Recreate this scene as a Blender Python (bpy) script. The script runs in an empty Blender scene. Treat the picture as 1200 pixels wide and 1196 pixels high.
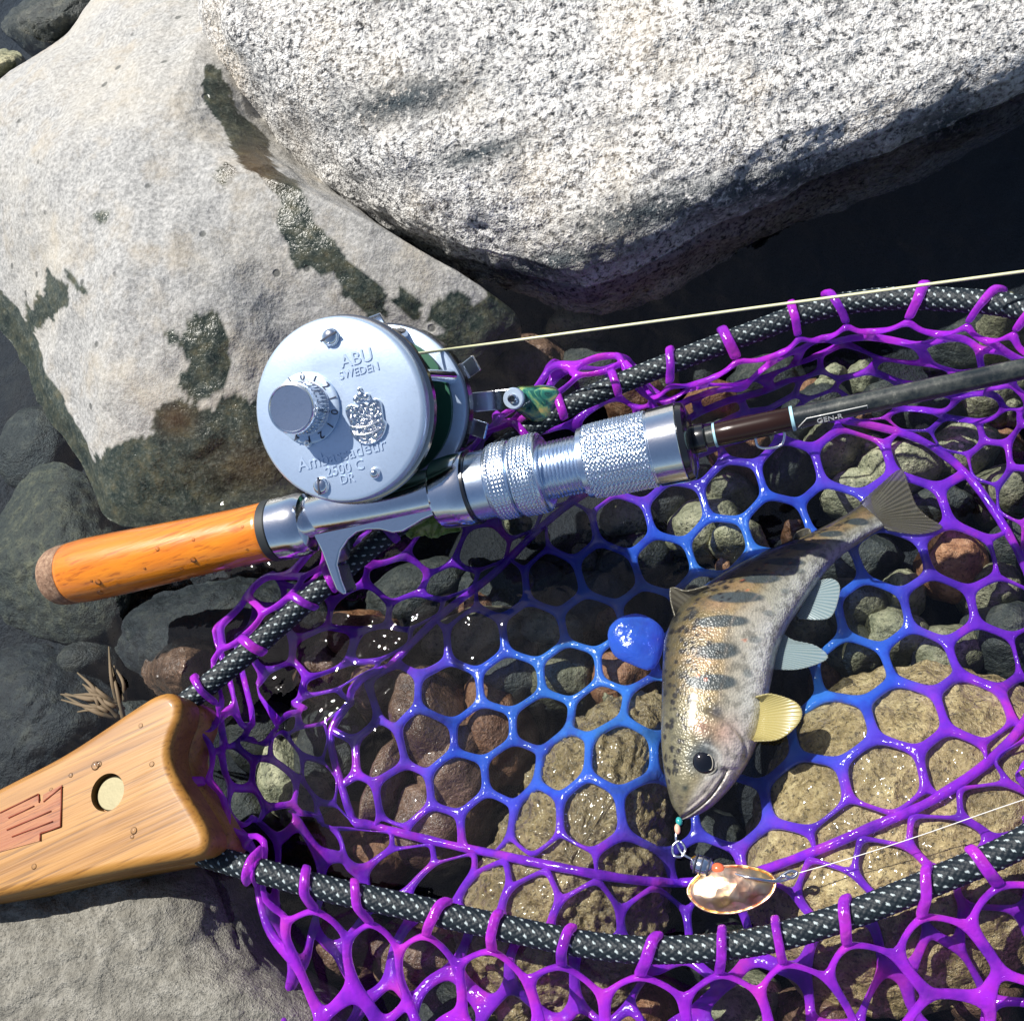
import bpy, bmesh, math, random
import numpy as np
from mathutils import Vector, Matrix, noise
from mathutils.bvhtree import BVHTree

# ------------------------------------------------------------------ camera, world, sun, exposure
scene = bpy.context.scene
COL = scene.collection
CAM = Vector((0.080, -0.120, 0.300))
FWD = (Vector((0, 0, 0)) - CAM).normalized()
RIGHT = FWD.cross(Vector((0, 1, 0))).normalized()
UP = RIGHT.cross(FWD).normalized()
FOV = math.radians(52.0)
FPX = 600.0 / math.tan(FOV / 2)

cam_data = bpy.data.cameras.new('camera')
cam_data.sensor_fit = 'HORIZONTAL'
cam_data.angle = FOV
cam_data.clip_start = 0.005
cam_data.clip_end = 500
cam = bpy.data.objects.new('camera', cam_data)
cam.matrix_world = Matrix(((RIGHT.x, UP.x, -FWD.x, CAM.x), (RIGHT.y, UP.y, -FWD.y, CAM.y),
                           (RIGHT.z, UP.z, -FWD.z, CAM.z), (0, 0, 0, 1)))
COL.objects.link(cam)
scene.camera = cam

SUN = Vector((-0.41, 0.29, 0.865)).normalized()          # direction towards the sun
elev = math.asin(SUN.z)
azim = math.atan2(SUN.x, SUN.y)
world = bpy.data.worlds.new('World')
scene.world = world
world.use_nodes = True
wn = world.node_tree.nodes
sky = wn.new('ShaderNodeTexSky')
sky.sky_type = 'NISHITA'
sky.sun_disc = False
sky.sun_elevation = elev
sky.sun_rotation = azim
wn['Background'].inputs['Strength'].default_value = 0.065
world.node_tree.links.new(sky.outputs[0], wn['Background'].inputs[0])
sun_data = bpy.data.lights.new('sun', 'SUN')
sun_data.energy = 5.0
sun_data.angle = math.radians(0.5)
sun_data.color = (1.0, 0.955, 0.89)
sun = bpy.data.objects.new('sun', sun_data)
sun.rotation_euler = SUN.to_track_quat('Z', 'Y').to_euler()
sun.location = SUN * 3
COL.objects.link(sun)
scene.view_settings.view_transform = 'Standard'
scene.view_settings.look = 'None'
scene.view_settings.gamma = 1
scene.view_settings.use_curve_mapping = False
scene.view_settings.exposure = 0.56
scene.cycles.max_bounces = 5
scene.cycles.diffuse_bounces = 2
scene.cycles.glossy_bounces = 3
scene.cycles.transmission_bounces = 3
scene.cycles.transparent_max_bounces = 12
scene.cycles.caustics_reflective = False
scene.cycles.caustics_refractive = False

random.seed(7)
PI = math.pi

# ------------------------------------------------------------------ helpers
def ray(px, py):
    return (FWD * FPX + RIGHT * (px - 600) + UP * (598 - py)).normalized()

def P(px, py, z=0.0):
    d = ray(px, py)
    return CAM + d * ((z - CAM.z) / d.z)

def plane_hit(px, py, o, n):
    d = ray(px, py)
    return CAM + d * ((o - CAM).dot(n) / d.dot(n))

def pix(v):
    q = Vector(v) - CAM
    k = FPX / q.dot(FWD)
    return 600 + q.dot(RIGHT) * k, 598 - q.dot(UP) * k

def pix_np(V):
    q = V - np.array(CAM)
    k = FPX / (q @ np.array(FWD))
    return 600 + (q @ np.array(RIGHT)) * k, 598 - (q @ np.array(UP)) * k

def sstep(a, b, x):
    t = np.clip((x - a) / (b - a), 0, 1)
    return t * t * (3 - 2 * t)

def spline(pts, n, closed=False):
    """Catmull-Rom through pts, resampled evenly to n points."""
    pts = [np.array(p, float) for p in pts]
    m = len(pts)
    out = []
    seg = m if closed else m - 1
    for i in range(seg):
        if closed:
            p0, p1, p2, p3 = pts[(i - 1) % m], pts[i], pts[(i + 1) % m], pts[(i + 2) % m]
        else:
            p1, p2 = pts[i], pts[i + 1]
            p0 = pts[i - 1] if i > 0 else 2 * p1 - p2
            p3 = pts[i + 2] if i + 2 < m else 2 * p2 - p1
        for t in np.linspace(0, 1, 24, endpoint=False):
            out.append(0.5 * (2 * p1 + (p2 - p0) * t + (2 * p0 - 5 * p1 + 4 * p2 - p3) * t * t + (3 * p1 - p0 - 3 * p2 + p3) * t ** 3))
    out.append(pts[0] if closed else pts[-1])
    out = np.array(out)
    s = np.concatenate([[0], np.cumsum(np.linalg.norm(np.diff(out, axis=0), axis=1))])
    q = np.linspace(0, s[-1], n + 1 if closed else n)
    if closed:
        q = q[:-1]
    return np.stack([np.interp(q, s, out[:, k]) for k in range(out.shape[1])], 1)

def empty(name, loc):
    o = bpy.data.objects.new(name, None)
    o.location = loc
    o.empty_display_size = 0.01
    COL.objects.link(o)
    return o

def tag(o, label=None, cat=None, group=None, kind=None):
    for k, v in (('label', label), ('category', cat), ('group', group), ('kind', kind)):
        if v:
            o[k] = v
    return o

def root_loc(o):
    v = Vector((0, 0, 0))
    while o is not None:
        v += o.location
        o = o.parent
    return v

def obj(name, verts, faces, mat, parent=None, smooth=True, sharp=None, origin=None):
    """One mesh object; verts are world coordinates."""
    V = np.array([tuple(v) for v in verts], float) if not isinstance(verts, np.ndarray) else verts
    me = bpy.data.meshes.new(name)
    if parent is not None:
        off = np.array(root_loc(parent))
    elif origin is not None:
        off = np.array(origin)
    else:
        off = np.zeros(3)
    me.from_pydata((V - off).tolist(), [], [tuple(int(i) for i in f) for f in faces])
    me.update()
    if smooth:
        me.polygons.foreach_set('use_smooth', [True] * len(me.polygons))
        if sharp:
            me.set_sharp_from_angle(angle=math.radians(sharp))
    me.materials.append(mat)
    o = bpy.data.objects.new(name, me)
    COL.objects.link(o)
    if parent is not None:
        o.parent = parent
    elif origin is not None:
        o.location = origin
    return o

def fix_normals(o):
    bm = bmesh.new()
    bm.from_mesh(o.data)
    bmesh.ops.recalc_face_normals(bm, faces=bm.faces)
    bm.to_mesh(o.data)
    bm.free()
    return o

def bevel(o, w, seg=2, ang=40):
    m = o.modifiers.new('bevel', 'BEVEL')
    m.width = w
    m.segments = seg
    m.limit_method = 'ANGLE'
    m.angle_limit = math.radians(ang)
    return o

def grid_faces(nu, nv, wrap_v=False, wrap_u=False):
    F = []
    for i in range(nu if wrap_u else nu - 1):
        for j in range(nv if wrap_v else nv - 1):
            a, b = i, (i + 1) % nu
            c, d = j, (j + 1) % nv
            F.append((a * nv + c, b * nv + c, b * nv + d, a * nv + d))
    return F

def color_attr(o, name, cols):
    a = o.data.color_attributes.new(name, 'FLOAT_COLOR', 'POINT')
    c = np.ones((len(cols), 4), np.float32)
    cols = np.asarray(cols)
    if cols.ndim == 1:
        c[:, 0] = c[:, 1] = c[:, 2] = cols
    else:
        c[:, :3] = cols
    a.data.foreach_set('color', c.ravel())

def lathe(profile, o, ax, xr, n=64, disp=None):
    """profile: (along axis, radius). Returns verts, faces; caps the ends with fans."""
    o, ax, xr = Vector(o), Vector(ax).normalized(), Vector(xr)
    xr = (xr - ax * xr.dot(ax)).normalized()
    yr = ax.cross(xr)
    V, F = [], []
    for i, (a, r) in enumerate(profile):
        for j in range(n):
            t = 2 * PI * j / n
            rr = r + (disp(a, t, i, j) if disp else 0)
            V.append(o + ax * a + xr * (rr * math.cos(t)) + yr * (rr * math.sin(t)))
    m = len(profile)
    for i in range(m - 1):
        for j in range(n):
            k = (j + 1) % n
            F.append((i * n + j, i * n + k, (i + 1) * n + k, (i + 1) * n + j))
    F.append(tuple(range(n - 1, -1, -1)))
    F.append(tuple(range((m - 1) * n, m * n)))
    return V, F

def prism(poly, o, ex, ey, ez, t0, t1):
    """Extrude a 2-D polygon given in (ex, ey) along ez from t0 to t1."""
    n = len(poly)
    o, ex, ey, ez = Vector(o), Vector(ex), Vector(ey), Vector(ez)
    V = [o + ex * x + ey * y + ez * t for t in (t0, t1) for x, y in poly]
    F = [tuple(range(n - 1, -1, -1)), tuple(range(n, 2 * n))]
    for i in range(n):
        j = (i + 1) % n
        F.append((i, j, n + j, n + i))
    return V, F

def tube(path, radius, n=10, closed=False, caps=True):
    path = [Vector(p) for p in path]
    m = len(path)
    V, F = [], []
    ref = None
    for i, p in enumerate(path):
        if closed:
            t = (path[(i + 1) % m] - path[(i - 1) % m]).normalized()
        else:
            t = (path[min(i + 1, m - 1)] - path[max(i - 1, 0)]).normalized()
        if ref is None:
            ref = Vector((0, 0, 1)) if abs(t.z) < 0.9 else Vector((1, 0, 0))
        ref = (ref - t * ref.dot(t)).normalized()
        b = t.cross(ref)
        r = radius[i] if hasattr(radius, '__len__') else radius
        for j in range(n):
            a = 2 * PI * j / n
            V.append(p + ref * (r * math.cos(a)) + b * (r * math.sin(a)))
    for i in range(m if closed else m - 1):
        for j in range(n):
            k = (j + 1) % n
            i2 = (i + 1) % m
            F.append((i * n + j, i * n + k, i2 * n + k, i2 * n + j))
    if not closed and caps:
        F.append(tuple(range(n - 1, -1, -1)))
        F.append(tuple(range((m - 1) * n, m * n)))
    return V, F

def frac(v, H=0.9, octv=5):
    return noise.fractal(v, H, 2.1, octv)

def in_poly(X, Y, poly):
    inside = np.zeros(len(X), bool)
    n = len(poly)
    for i in range(n):
        x0, y0 = poly[i]
        x1, y1 = poly[(i + 1) % n]
        c = ((y0 > Y) != (y1 > Y)) & (X < (x1 - x0) * (Y - y0) / (y1 - y0 + 1e-9) + x0)
        inside ^= c
    return inside

# ------------------------------------------------------------------ materials
class NT:
    def __init__(self, name):
        self.m = bpy.data.materials.new(name)
        self.m.use_nodes = True
        self.t = self.m.node_tree
        self.b = self.t.nodes['Principled BSDF']
        self.out = self.t.nodes['Material Output']
        self._co = None
    def n(self, typ, props=None, **inp):
        x = self.t.nodes.new(typ)
        for k, v in (props or {}).items():
            setattr(x, k, v)
        for k, v in inp.items():
            self.set(x, k, v)
        return x
    def set(self, x, k, v):
        key = k.replace('_', ' ')
        s = None
        for i in x.inputs:
            if (i.name == key or i.identifier == k) and i.enabled:
                s = i
                break
        if s is None:
            s = x.inputs[key]
        if isinstance(v, bpy.types.NodeSocket):
            self.t.links.new(v, s)
        else:
            if s.type == 'RGBA' and len(v) == 3:
                v = (*v, 1)
            s.default_value = v
    def p(self, **kw):
        for k, v in kw.items():
            self.set(self.b, k, v)
        return self
    def co(self):
        if self._co is None:
            self._co = self.n('ShaderNodeTexCoord').outputs['Object']
        return self._co
    def map(self, scale=(1, 1, 1), rot=(0, 0, 0), co=None):
        return self.n('ShaderNodeMapping', Vector=co or self.co(), Scale=scale, Rotation=rot).outputs[0]
    def noise(self, scale, detail=4, rough=0.55, co=None, dist=0.0):
        return self.n('ShaderNodeTexNoise', Vector=co or self.co(), Scale=scale, Detail=detail, Roughness=rough, Distortion=dist).outputs[0]
    def vor(self, scale, co=None, feature='F1'):
        return self.n('ShaderNodeTexVoronoi', {'feature': feature}, Vector=co or self.co(), Scale=scale).outputs[0]
    def ramp(self, fac, stops, interp='LINEAR'):
        r = self.n('ShaderNodeValToRGB', Fac=fac)
        cr = r.color_ramp
        cr.interpolation = interp
        while len(cr.elements) < len(stops):
            cr.elements.new(0.5)
        for e, (p, c) in zip(cr.elements, stops):
            e.position = p
            e.color = (*c, 1) if hasattr(c, '__len__') else (c, c, c, 1)
        return r.outputs[0]
    def mix(self, f, a, b, blend='MIX'):
        x = self.n('ShaderNodeMix', {'data_type': 'RGBA', 'blend_type': blend})
        self.set(x, 'Factor_Float', f)
        self.set(x, 'A_Color', a)
        self.set(x, 'B_Color', b)
        return x.outputs['Result'] if False else [o for o in x.outputs if o.type == 'RGBA'][0]
    def math(self, op, a, b=0.0, clamp=False):
        x = self.n('ShaderNodeMath', {'operation': op, 'use_clamp': clamp})
        for i, v in enumerate((a, b)):
            if isinstance(v, bpy.types.NodeSocket):
                self.t.links.new(v, x.inputs[i])
            else:
                x.inputs[i].default_value = v
        return x.outputs[0]
    def bump(self, h, strength=0.5, dist=0.001, normal=None):
        x = self.n('ShaderNodeBump', Height=h, Strength=strength, Distance=dist)
        if normal:
            self.t.links.new(normal, x.inputs['Normal'])
        self.set(self.b, 'Normal', x.outputs[0])
        return x.outputs[0]
    def attr(self, name):
        return self.n('ShaderNodeAttribute', {'attribute_name': name}).outputs[0]
    def attrf(self, name):
        return self.n('ShaderNodeAttribute', {'attribute_name': name}).outputs['Fac']

def plain(name, col, rough=0.5, metal=0.0, **kw):
    t = NT(name)
    t.p(Base_Color=col, Roughness=rough, Metallic=metal, **kw)
    return t.m

def mat_granite():
    t = NT('white_granite')
    big = t.noise(14, 5, 0.6)
    med = t.noise(90, 5, 0.7)
    fine = t.noise(520, 3, 0.75)
    c = t.ramp(fine, [(0.36, (0.03, 0.035, 0.04)), (0.435, (0.34, 0.33, 0.32)), (0.51, (0.64, 0.63, 0.60)), (0.60, (0.80, 0.79, 0.76))])
    patch = t.ramp(med, [(0.36, 0.0), (0.50, 1.0)])
    c = t.mix(t.math('MULTIPLY', t.math('SUBTRACT', 1.0, patch), 0.55), c, (0.20, 0.205, 0.21))
    ochre = t.ramp(big, [(0.52, 0.0), (0.66, 1.0)])
    c = t.mix(t.math('MULTIPLY', ochre, 0.35), c, (0.60, 0.50, 0.36))
    clast = t.n('ShaderNodeTexVoronoi', Vector=t.co(), Scale=60.0)
    cl = t.ramp(clast.outputs[0], [(0.10, 1.0), (0.17, 0.0)])
    c = t.mix(t.math('MULTIPLY', cl, 0.5), c, (0.66, 0.65, 0.61))
    dark = t.attrf('stain_and_hollow_shade')
    stain_shade = t.math('MULTIPLY', dark, t.ramp(t.noise(330, 4, 0.8), [(0.36, 0.0), (0.48, 1.0)]))
    c = t.mix(stain_shade, c, (0.035, 0.05, 0.06))  # darkens the stains and the painted shade of a hollow
    t.p(Base_Color=c, Roughness=0.9)
    h = t.math('ADD', t.math('MULTIPLY', med, 2.0), t.math('ADD', fine, t.math('MULTIPLY', t.noise(1200, 2), 0.4)))
    t.bump(h, 0.95, 0.0016)
    return t.m

def mat_grey_rock():
    t = NT('grey_andesite')
    fine = t.noise(650, 3, 0.7)
    med = t.noise(60, 5, 0.65)
    big = t.noise(16, 4, 0.6)
    c = t.ramp(fine, [(0.34, (0.20, 0.20, 0.195)), (0.5, (0.315, 0.315, 0.305)), (0.66, (0.44, 0.435, 0.42))])
    c = t.mix(t.math('MULTIPLY', t.ramp(med, [(0.5, 0.0), (0.68, 1.0)]), 0.4), c, (0.36, 0.30, 0.21))
    c = t.mix(t.math('MULTIPLY', t.ramp(big, [(0.45, 0.0), (0.65, 1.0)]), 0.3), c, (0.55, 0.50, 0.40))
    wv = t.n('ShaderNodeTexVoronoi', Vector=t.co(), Scale=70.0)
    pits = t.ramp(wv.outputs[0], [(0.07, 1.0), (0.11, 0.0)])
    c = t.mix(t.math('MULTIPLY', pits, 0.75), c, (0.05, 0.055, 0.05))
    wet = t.attrf('wet')
    wcol = t.ramp(t.noise(170, 5, 0.7), [(0.33, (0.010, 0.018, 0.015)), (0.48, (0.034, 0.044, 0.034)), (0.62, (0.070, 0.072, 0.045)), (0.75, (0.14, 0.12, 0.07))])
    wcol = t.mix(t.ramp(fine, [(0.5, 0.0), (0.72, 0.6)]), wcol, (0.16, 0.17, 0.14))
    rust = t.attrf('rust')
    wcol = t.mix(t.math('MULTIPLY', rust, 0.5), wcol, (0.10, 0.045, 0.012))
    c = t.mix(wet, c, wcol)
    r = t.n('ShaderNodeMapRange', Value=wet, To_Min=0.9, To_Max=0.28).outputs[0]
    t.p(Base_Color=c, Roughness=r)
    h = t.math('ADD', t.math('MULTIPLY', med, 1.6), t.math('ADD', t.math('MULTIPLY', fine, 0.8), t.math('MULTIPLY', pits, -0.7)))
    t.bump(h, 0.6, 0.0010)
    return t.m

def mat_stone(name, c0, c1, c2, rough=0.25, sc=1.0, coat=0.0, bumpd=0.0012, dark=0.5):
    t = NT(name)
    inf = t.n('ShaderNodeObjectInfo')
    v = t.n('ShaderNodeNewGeometry').outputs['Position']
    a = t.noise(110 * sc, 6, 0.7, co=v)
    f = t.noise(520 * sc, 3, 0.7, co=v)
    b = t.noise(28 * sc, 4, 0.6, co=v)
    c = t.ramp(a, [(0.32, c0), (0.5, c1), (0.68, c2)])
    c = t.mix(t.ramp(f, [(0.36, dark), (0.46, 0.0)]), c, tuple(x * 0.25 for x in c0))
    c = t.mix(t.ramp(f, [(0.6, 0.0), (0.72, 0.4)]), c, tuple(min(1, x * 1.9) for x in c2))
    c = t.mix(t.math('MULTIPLY', t.ramp(b, [(0.45, 0.0), (0.6, 1.0)]), 0.45), c, c0)
    hv = t.n('ShaderNodeHueSaturation', Hue=0.5, Saturation=1.0, Color=c)
    t.set(hv, 'Value', t.n('ShaderNodeMapRange', Value=inf.outputs['Random'], To_Min=0.6, To_Max=1.35).outputs[0])
    t.p(Base_Color=hv.outputs[0], Roughness=rough, Coat_Weight=coat, Coat_Roughness=0.06)
    t.bump(t.math('ADD', a, t.math('MULTIPLY', f, 0.6)), 0.8, bumpd)
    return t.m

def mat_water():
    t = NT('stream_water')
    t.t.nodes.remove(t.b)
    w1 = t.noise(24, 2, 0.5, dist=0.6)
    w2 = t.noise(95, 2, 0.5, dist=0.4)
    bp = t.n('ShaderNodeBump', Height=t.math('ADD', w1, t.math('MULTIPLY', w2, 0.26)), Strength=0.5, Distance=0.0045)
    fr = t.n('ShaderNodeFresnel', IOR=1.33, Normal=bp.outputs[0])
    tr = t.n('ShaderNodeBsdfTransparent', Color=(0.96, 0.98, 0.98))
    gl = t.n('ShaderNodeBsdfAnisotropic', Color=(1, 1, 1), Roughness=0.01, Normal=bp.outputs[0])
    mx = t.n('ShaderNodeMixShader')
    t.t.links.new(fr.outputs[0], mx.inputs[0])
    t.t.links.new(tr.outputs[0], mx.inputs[1])
    t.t.links.new(gl.outputs[0], mx.inputs[2])
    t.t.links.new(mx.outputs[0], t.out.inputs['Surface'])
    va = t.n('ShaderNodeVolumeAbsorption', Color=(0.16, 0.40, 0.66), Density=3.2)
    t.t.links.new(va.outputs[0], t.out.inputs['Volume'])
    return t.m

def mat_net():
    t = NT('purple_blue_silicone')
    rho = t.attrf('rho')
    nz = t.noise(22, 3, 0.5)
    f = t.math('ADD', rho, t.math('MULTIPLY', t.math('SUBTRACT', nz, 0.5), 0.25))
    c = t.ramp(f, [(0.28, (0.07, 0.32, 0.96)), (0.46, (0.06, 0.17, 0.94)), (0.62, (0.28, 0.05, 0.92)), (0.95, (0.62, 0.035, 0.90))])
    v2 = t.noise(75, 3, 0.6)
    c = t.mix(t.ramp(v2, [(0.34, 0.6), (0.50, 0.0)]), c, (0.05, 0.015, 0.48))  # indigo of shaded strands, put into the colour by noise
    lit_magenta = t.math('MULTIPLY', t.ramp(v2, [(0.52, 0.0), (0.68, 0.8)]), t.ramp(f, [(0.5, 0.0), (0.7, 1.0)]))
    c = t.mix(lit_magenta, c, (0.88, 0.07, 0.80))  # magenta of light passing through the strands, painted in by noise
    t.p(Base_Color=c, Roughness=0.10, IOR=1.45, Coat_Weight=1.0, Coat_Roughness=0.03)
    t.bump(t.math('ADD', t.noise(230, 3, 0.6), t.math('MULTIPLY', t.noise(700, 2, 0.6), 0.4)), 0.5, 0.0011)
    tl = t.n('ShaderNodeBsdfTranslucent', Color=t.mix(0.35, c, (1, 1, 1), 'SCREEN'))
    m1 = t.n('ShaderNodeMixShader')
    m1.inputs[0].default_value = 0.38
    t.t.links.new(t.b.outputs[0], m1.inputs[1])
    t.t.links.new(tl.outputs[0], m1.inputs[2])
    tp = t.n('ShaderNodeBsdfTransparent', Color=t.mix(0.40, c, (1, 1, 1), 'SCREEN'))
    lw = t.n('ShaderNodeLayerWeight', Blend=0.35)
    m2 = t.n('ShaderNodeMixShader')
    t.t.links.new(t.ramp(lw.outputs['Facing'], [(0.0, 0.46), (0.75, 0.04)]), m2.inputs[0])
    t.t.links.new(m1.outputs[0], m2.inputs[1])
    t.t.links.new(tp.outputs[0], m2.inputs[2])
    t.t.links.new(m2.outputs[0], t.out.inputs['Surface'])
    return t.m

def mat_wood(name, c0, c1, c2, rot, rough=0.4, coat=0.3, along=9, across=150):
    t = NT(name)
    base = t.map((1, 1, 1), (0, 0, rot))
    v = t.map((along, across, across), co=base)
    g = t.noise(1.0, 6, 0.62, co=v, dist=0.35)
    v2 = t.map((along * 4, across * 6, across * 6), co=base)
    f = t.noise(1.0, 3, 0.6, co=v2)
    c = t.ramp(g, [(0.30, c0), (0.50, c1), (0.70, c2)])
    c = t.mix(t.ramp(f, [(0.34, 0.65), (0.46, 0.0)]), c, tuple(x * 0.6 for x in c0))
    t.p(Base_Color=c, Roughness=rough, Coat_Weight=coat, Coat_Roughness=0.12)
    t.bump(t.math('ADD', g, f), 0.18, 0.0006)
    return t.m

def mat_metal(name, col, rough, scr=0.06, metal=1.0):
    t = NT(name)
    n = t.noise(160, 5, 0.7)
    r = t.n('ShaderNodeMapRange', Value=n, To_Min=max(0.02, rough - scr), To_Max=rough + scr).outputs[0]
    c = t.mix(t.ramp(t.noise(900, 2, 0.6), [(0.3, 0.12), (0.5, 0.0)]), col, tuple(x * 0.6 for x in col))
    t.p(Base_Color=c, Metallic=metal, Roughness=r)
    t.bump(t.noise(1500, 2), 0.08, 0.0002)
    return t.m

M = {}
M['granite'] = mat_granite()
M['grey'] = mat_grey_rock()
M['tan'] = mat_stone('wet_tan_stone', (0.09, 0.068, 0.030), (0.255, 0.19, 0.088), (0.41, 0.33, 0.17), 0.30, 1.5, 0.5, 0.0022, 0.85)
M['brown'] = mat_stone('wet_brown_stone', (0.07, 0.040, 0.026), (0.17, 0.10, 0.065), (0.32, 0.20, 0.13), 0.25, 1.2, 0.3, 0.002)
M['dark'] = mat_stone('dark_stone', (0.014, 0.018, 0.017), (0.038, 0.045, 0.040), (0.10, 0.10, 0.075), 0.55, 1.6, 0.0, 0.002, 0.7)
M['olive'] = mat_stone('olive_stone', (0.10, 0.105, 0.06), (0.27, 0.26, 0.155), (0.46, 0.42, 0.26), 0.55, 1.4, 0.0, 0.002, 0.8)
M['slab'] = mat_stone('slab_stone', (0.006, 0.010, 0.014), (0.017, 0.025, 0.030), (0.055, 0.062, 0.052), 0.7, 1.3, 0.0, 0.002, 0.7)
M['moss'] = mat_stone('moss_boulder', (0.014, 0.020, 0.020), (0.038, 0.045, 0.034), (0.10, 0.10, 0.06), 0.7, 1.6, 0.0, 0.002, 0.8)
M['rust'] = mat_stone('rusty_stone', (0.13, 0.055, 0.025), (0.28, 0.13, 0.06), (0.42, 0.25, 0.14), 0.5, 1.5, 0.0, 0.002, 0.7)
M['palegrey'] = mat_stone('pale_grey_stone', (0.20, 0.19, 0.16), (0.35, 0.335, 0.285), (0.48, 0.46, 0.40), 0.85, 2.2, 0, 0.0030, 0.6)
M['water'] = mat_water()
M['net'] = mat_net()
M['plug'] = plain('blue_silicone', (0.03, 0.07, 0.80), 0.16, 0, Coat_Weight=0.6)
M['handle'] = mat_wood('oiled_wood', (0.20, 0.080, 0.012), (0.34, 0.155, 0.026), (0.44, 0.22, 0.048), math.radians(-21), 0.52, 0.06, 7, 170)
M['handle2'] = mat_wood('oiled_wood_under', (0.21, 0.078, 0.012), (0.35, 0.15, 0.026), (0.43, 0.21, 0.045), math.radians(-21), 0.4, 0.3, 7, 170)
M['grip'] = mat_wood('lacquered_orange_wood', (0.52, 0.125, 0.003), (0.66, 0.19, 0.004), (0.74, 0.24, 0.006), math.radians(-14), 0.30, 1.0, 14, 160)
M['stamp'] = mat_wood('red_stamped_wood', (0.17, 0.035, 0.010), (0.29, 0.085, 0.024), (0.38, 0.15, 0.04), math.radians(-21), 0.55, 0.1, 30, 260)
M['stampdark'] = plain('red_stamp_edge', (0.22, 0.04, 0.015), 0.6)
M['plate'] = mat_metal('satin_silver', (0.62, 0.76, 0.95), 0.34, 0.04, 0.7)
M['steel'] = mat_metal('brushed_steel', (0.17, 0.155, 0.10), 0.55, 0.05)
M['chrome'] = mat_metal('polished_aluminium', (0.86, 0.88, 0.92), 0.13, 0.04)
M['knurl'] = mat_metal('knurled_aluminium', (0.66, 0.76, 0.90), 0.26, 0.05)
M['rim'] = mat_metal('dark_chrome', (0.42, 0.40, 0.38), 0.18, 0.03)
M['black'] = plain('black_gloss', (0.010, 0.011, 0.014), 0.22, 0, Coat_Weight=0.5)
M['rubber'] = plain('black_rubber', (0.02, 0.024, 0.026), 0.6)
M['green'] = plain('green_spool_line', (0.02, 0.10, 0.06), 0.4)
M['ink'] = plain('dark_ink', (0.03, 0.035, 0.06), 0.5)
M['lineyel'] = plain('pale_yellow_line', (0.80, 0.80, 0.48), 0.35, 0, Transmission_Weight=0.1)
M['lineclear'] = plain('clear_nylon', (0.75, 0.75, 0.72), 0.15, 0)
M['band'] = plain('pale_blue_band', (0.35, 0.60, 0.68), 0.3)
M['copper'] = plain('copper_wrap', (0.022, 0.009, 0.006), 0.22, 0.1)
M['cork'] = mat_stone('burl_cork', (0.12, 0.06, 0.035), (0.30, 0.18, 0.11), (0.45, 0.31, 0.21), 0.7, 6.0, 0, 0.0008)

def mat_blank():
    t = NT('worn_black_blank')
    n = t.noise(120, 6, 0.75)
    c = t.ramp(n, [(0.46, (0.010, 0.014, 0.016)), (0.60, (0.05, 0.055, 0.05)), (0.72, (0.20, 0.20, 0.17))])
    t.p(Base_Color=c, Roughness=0.32, Coat_Weight=0.4)
    t.bump(n, 0.3, 0.0004)
    return t.m
M['blank'] = mat_blank()

def mat_rope():
    t = NT('black_braid_with_white_flecks')
    c = t.attr('yarn')
    t.p(Base_Color=c, Roughness=0.55, Specular_IOR_Level=0.3)
    t.bump(t.noise(2200, 2), 0.3, 0.0003)
    return t.m
M['rope'] = mat_rope()

def mat_fish():
    t = NT('fish_skin')
    c = t.attr('skin')
    n = t.noise(420, 4, 0.65)
    c = t.mix(t.ramp(n, [(0.38, 0.5), (0.52, 0.0)]), c, (0.05, 0.05, 0.04))
    c = t.mix(t.ramp(n, [(0.6, 0.0), (0.8, 0.15)]), c, (0.65, 0.60, 0.52))
    sc = t.vor(1500)
    t.p(Base_Color=c, Roughness=0.34, Metallic=0.16, Coat_Weight=0.5, Coat_Roughness=0.10,
        Specular_IOR_Level=0.45)
    t.bump(t.math('ADD', t.math('MULTIPLY', sc, 0.6), n), 0.4, 0.0005)
    return t.m
M['fish'] = mat_fish()

def mat_fin(name, col, tip, alpha):
    t = NT(name)
    c = t.mix(t.attrf('ray'), col, tip)
    t.p(Base_Color=c, Roughness=0.25, Coat_Weight=0.4)
    tl = t.n('ShaderNodeBsdfTranslucent', Color=c)
    m1 = t.n('ShaderNodeMixShader')
    m1.inputs[0].default_value = 0.35
    t.t.links.new(t.b.outputs[0], m1.inputs[1])
    t.t.links.new(tl.outputs[0], m1.inputs[2])
    tp = t.n('ShaderNodeBsdfTransparent', Color=(0.95, 0.95, 0.9))
    m2 = t.n('ShaderNodeMixShader')
    m2.inputs[0].default_value = alpha
    t.t.links.new(m1.outputs[0], m2.inputs[1])
    t.t.links.new(tp.outputs[0], m2.inputs[2])
    t.t.links.new(m2.outputs[0], t.out.inputs['Surface'])
    return t.m
M['fin_y'] = mat_fin('yellow_fin', (0.48, 0.40, 0.13), (0.62, 0.56, 0.28), 0.26)
M['fin_w'] = mat_fin('pale_fin', (0.26, 0.40, 0.46), (0.72, 0.78, 0.76), 0.45)
M['fin_d'] = mat_fin('dusky_fin', (0.13, 0.11, 0.08), (0.30, 0.27, 0.20), 0.15)
M['fin_t'] = mat_fin('tail_fin_skin', (0.06, 0.056, 0.045), (0.24, 0.21, 0.16), 0.42)
M['eye'] = plain('eye_black', (0.004, 0.004, 0.006), 0.05, 0, Coat_Weight=1.0)
M['iris'] = plain('eye_ring', (0.10, 0.10, 0.085), 0.4)
M['pupilrim'] = plain('pale_eye_rim', (0.40, 0.37, 0.30), 0.3, 0.3)

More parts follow.
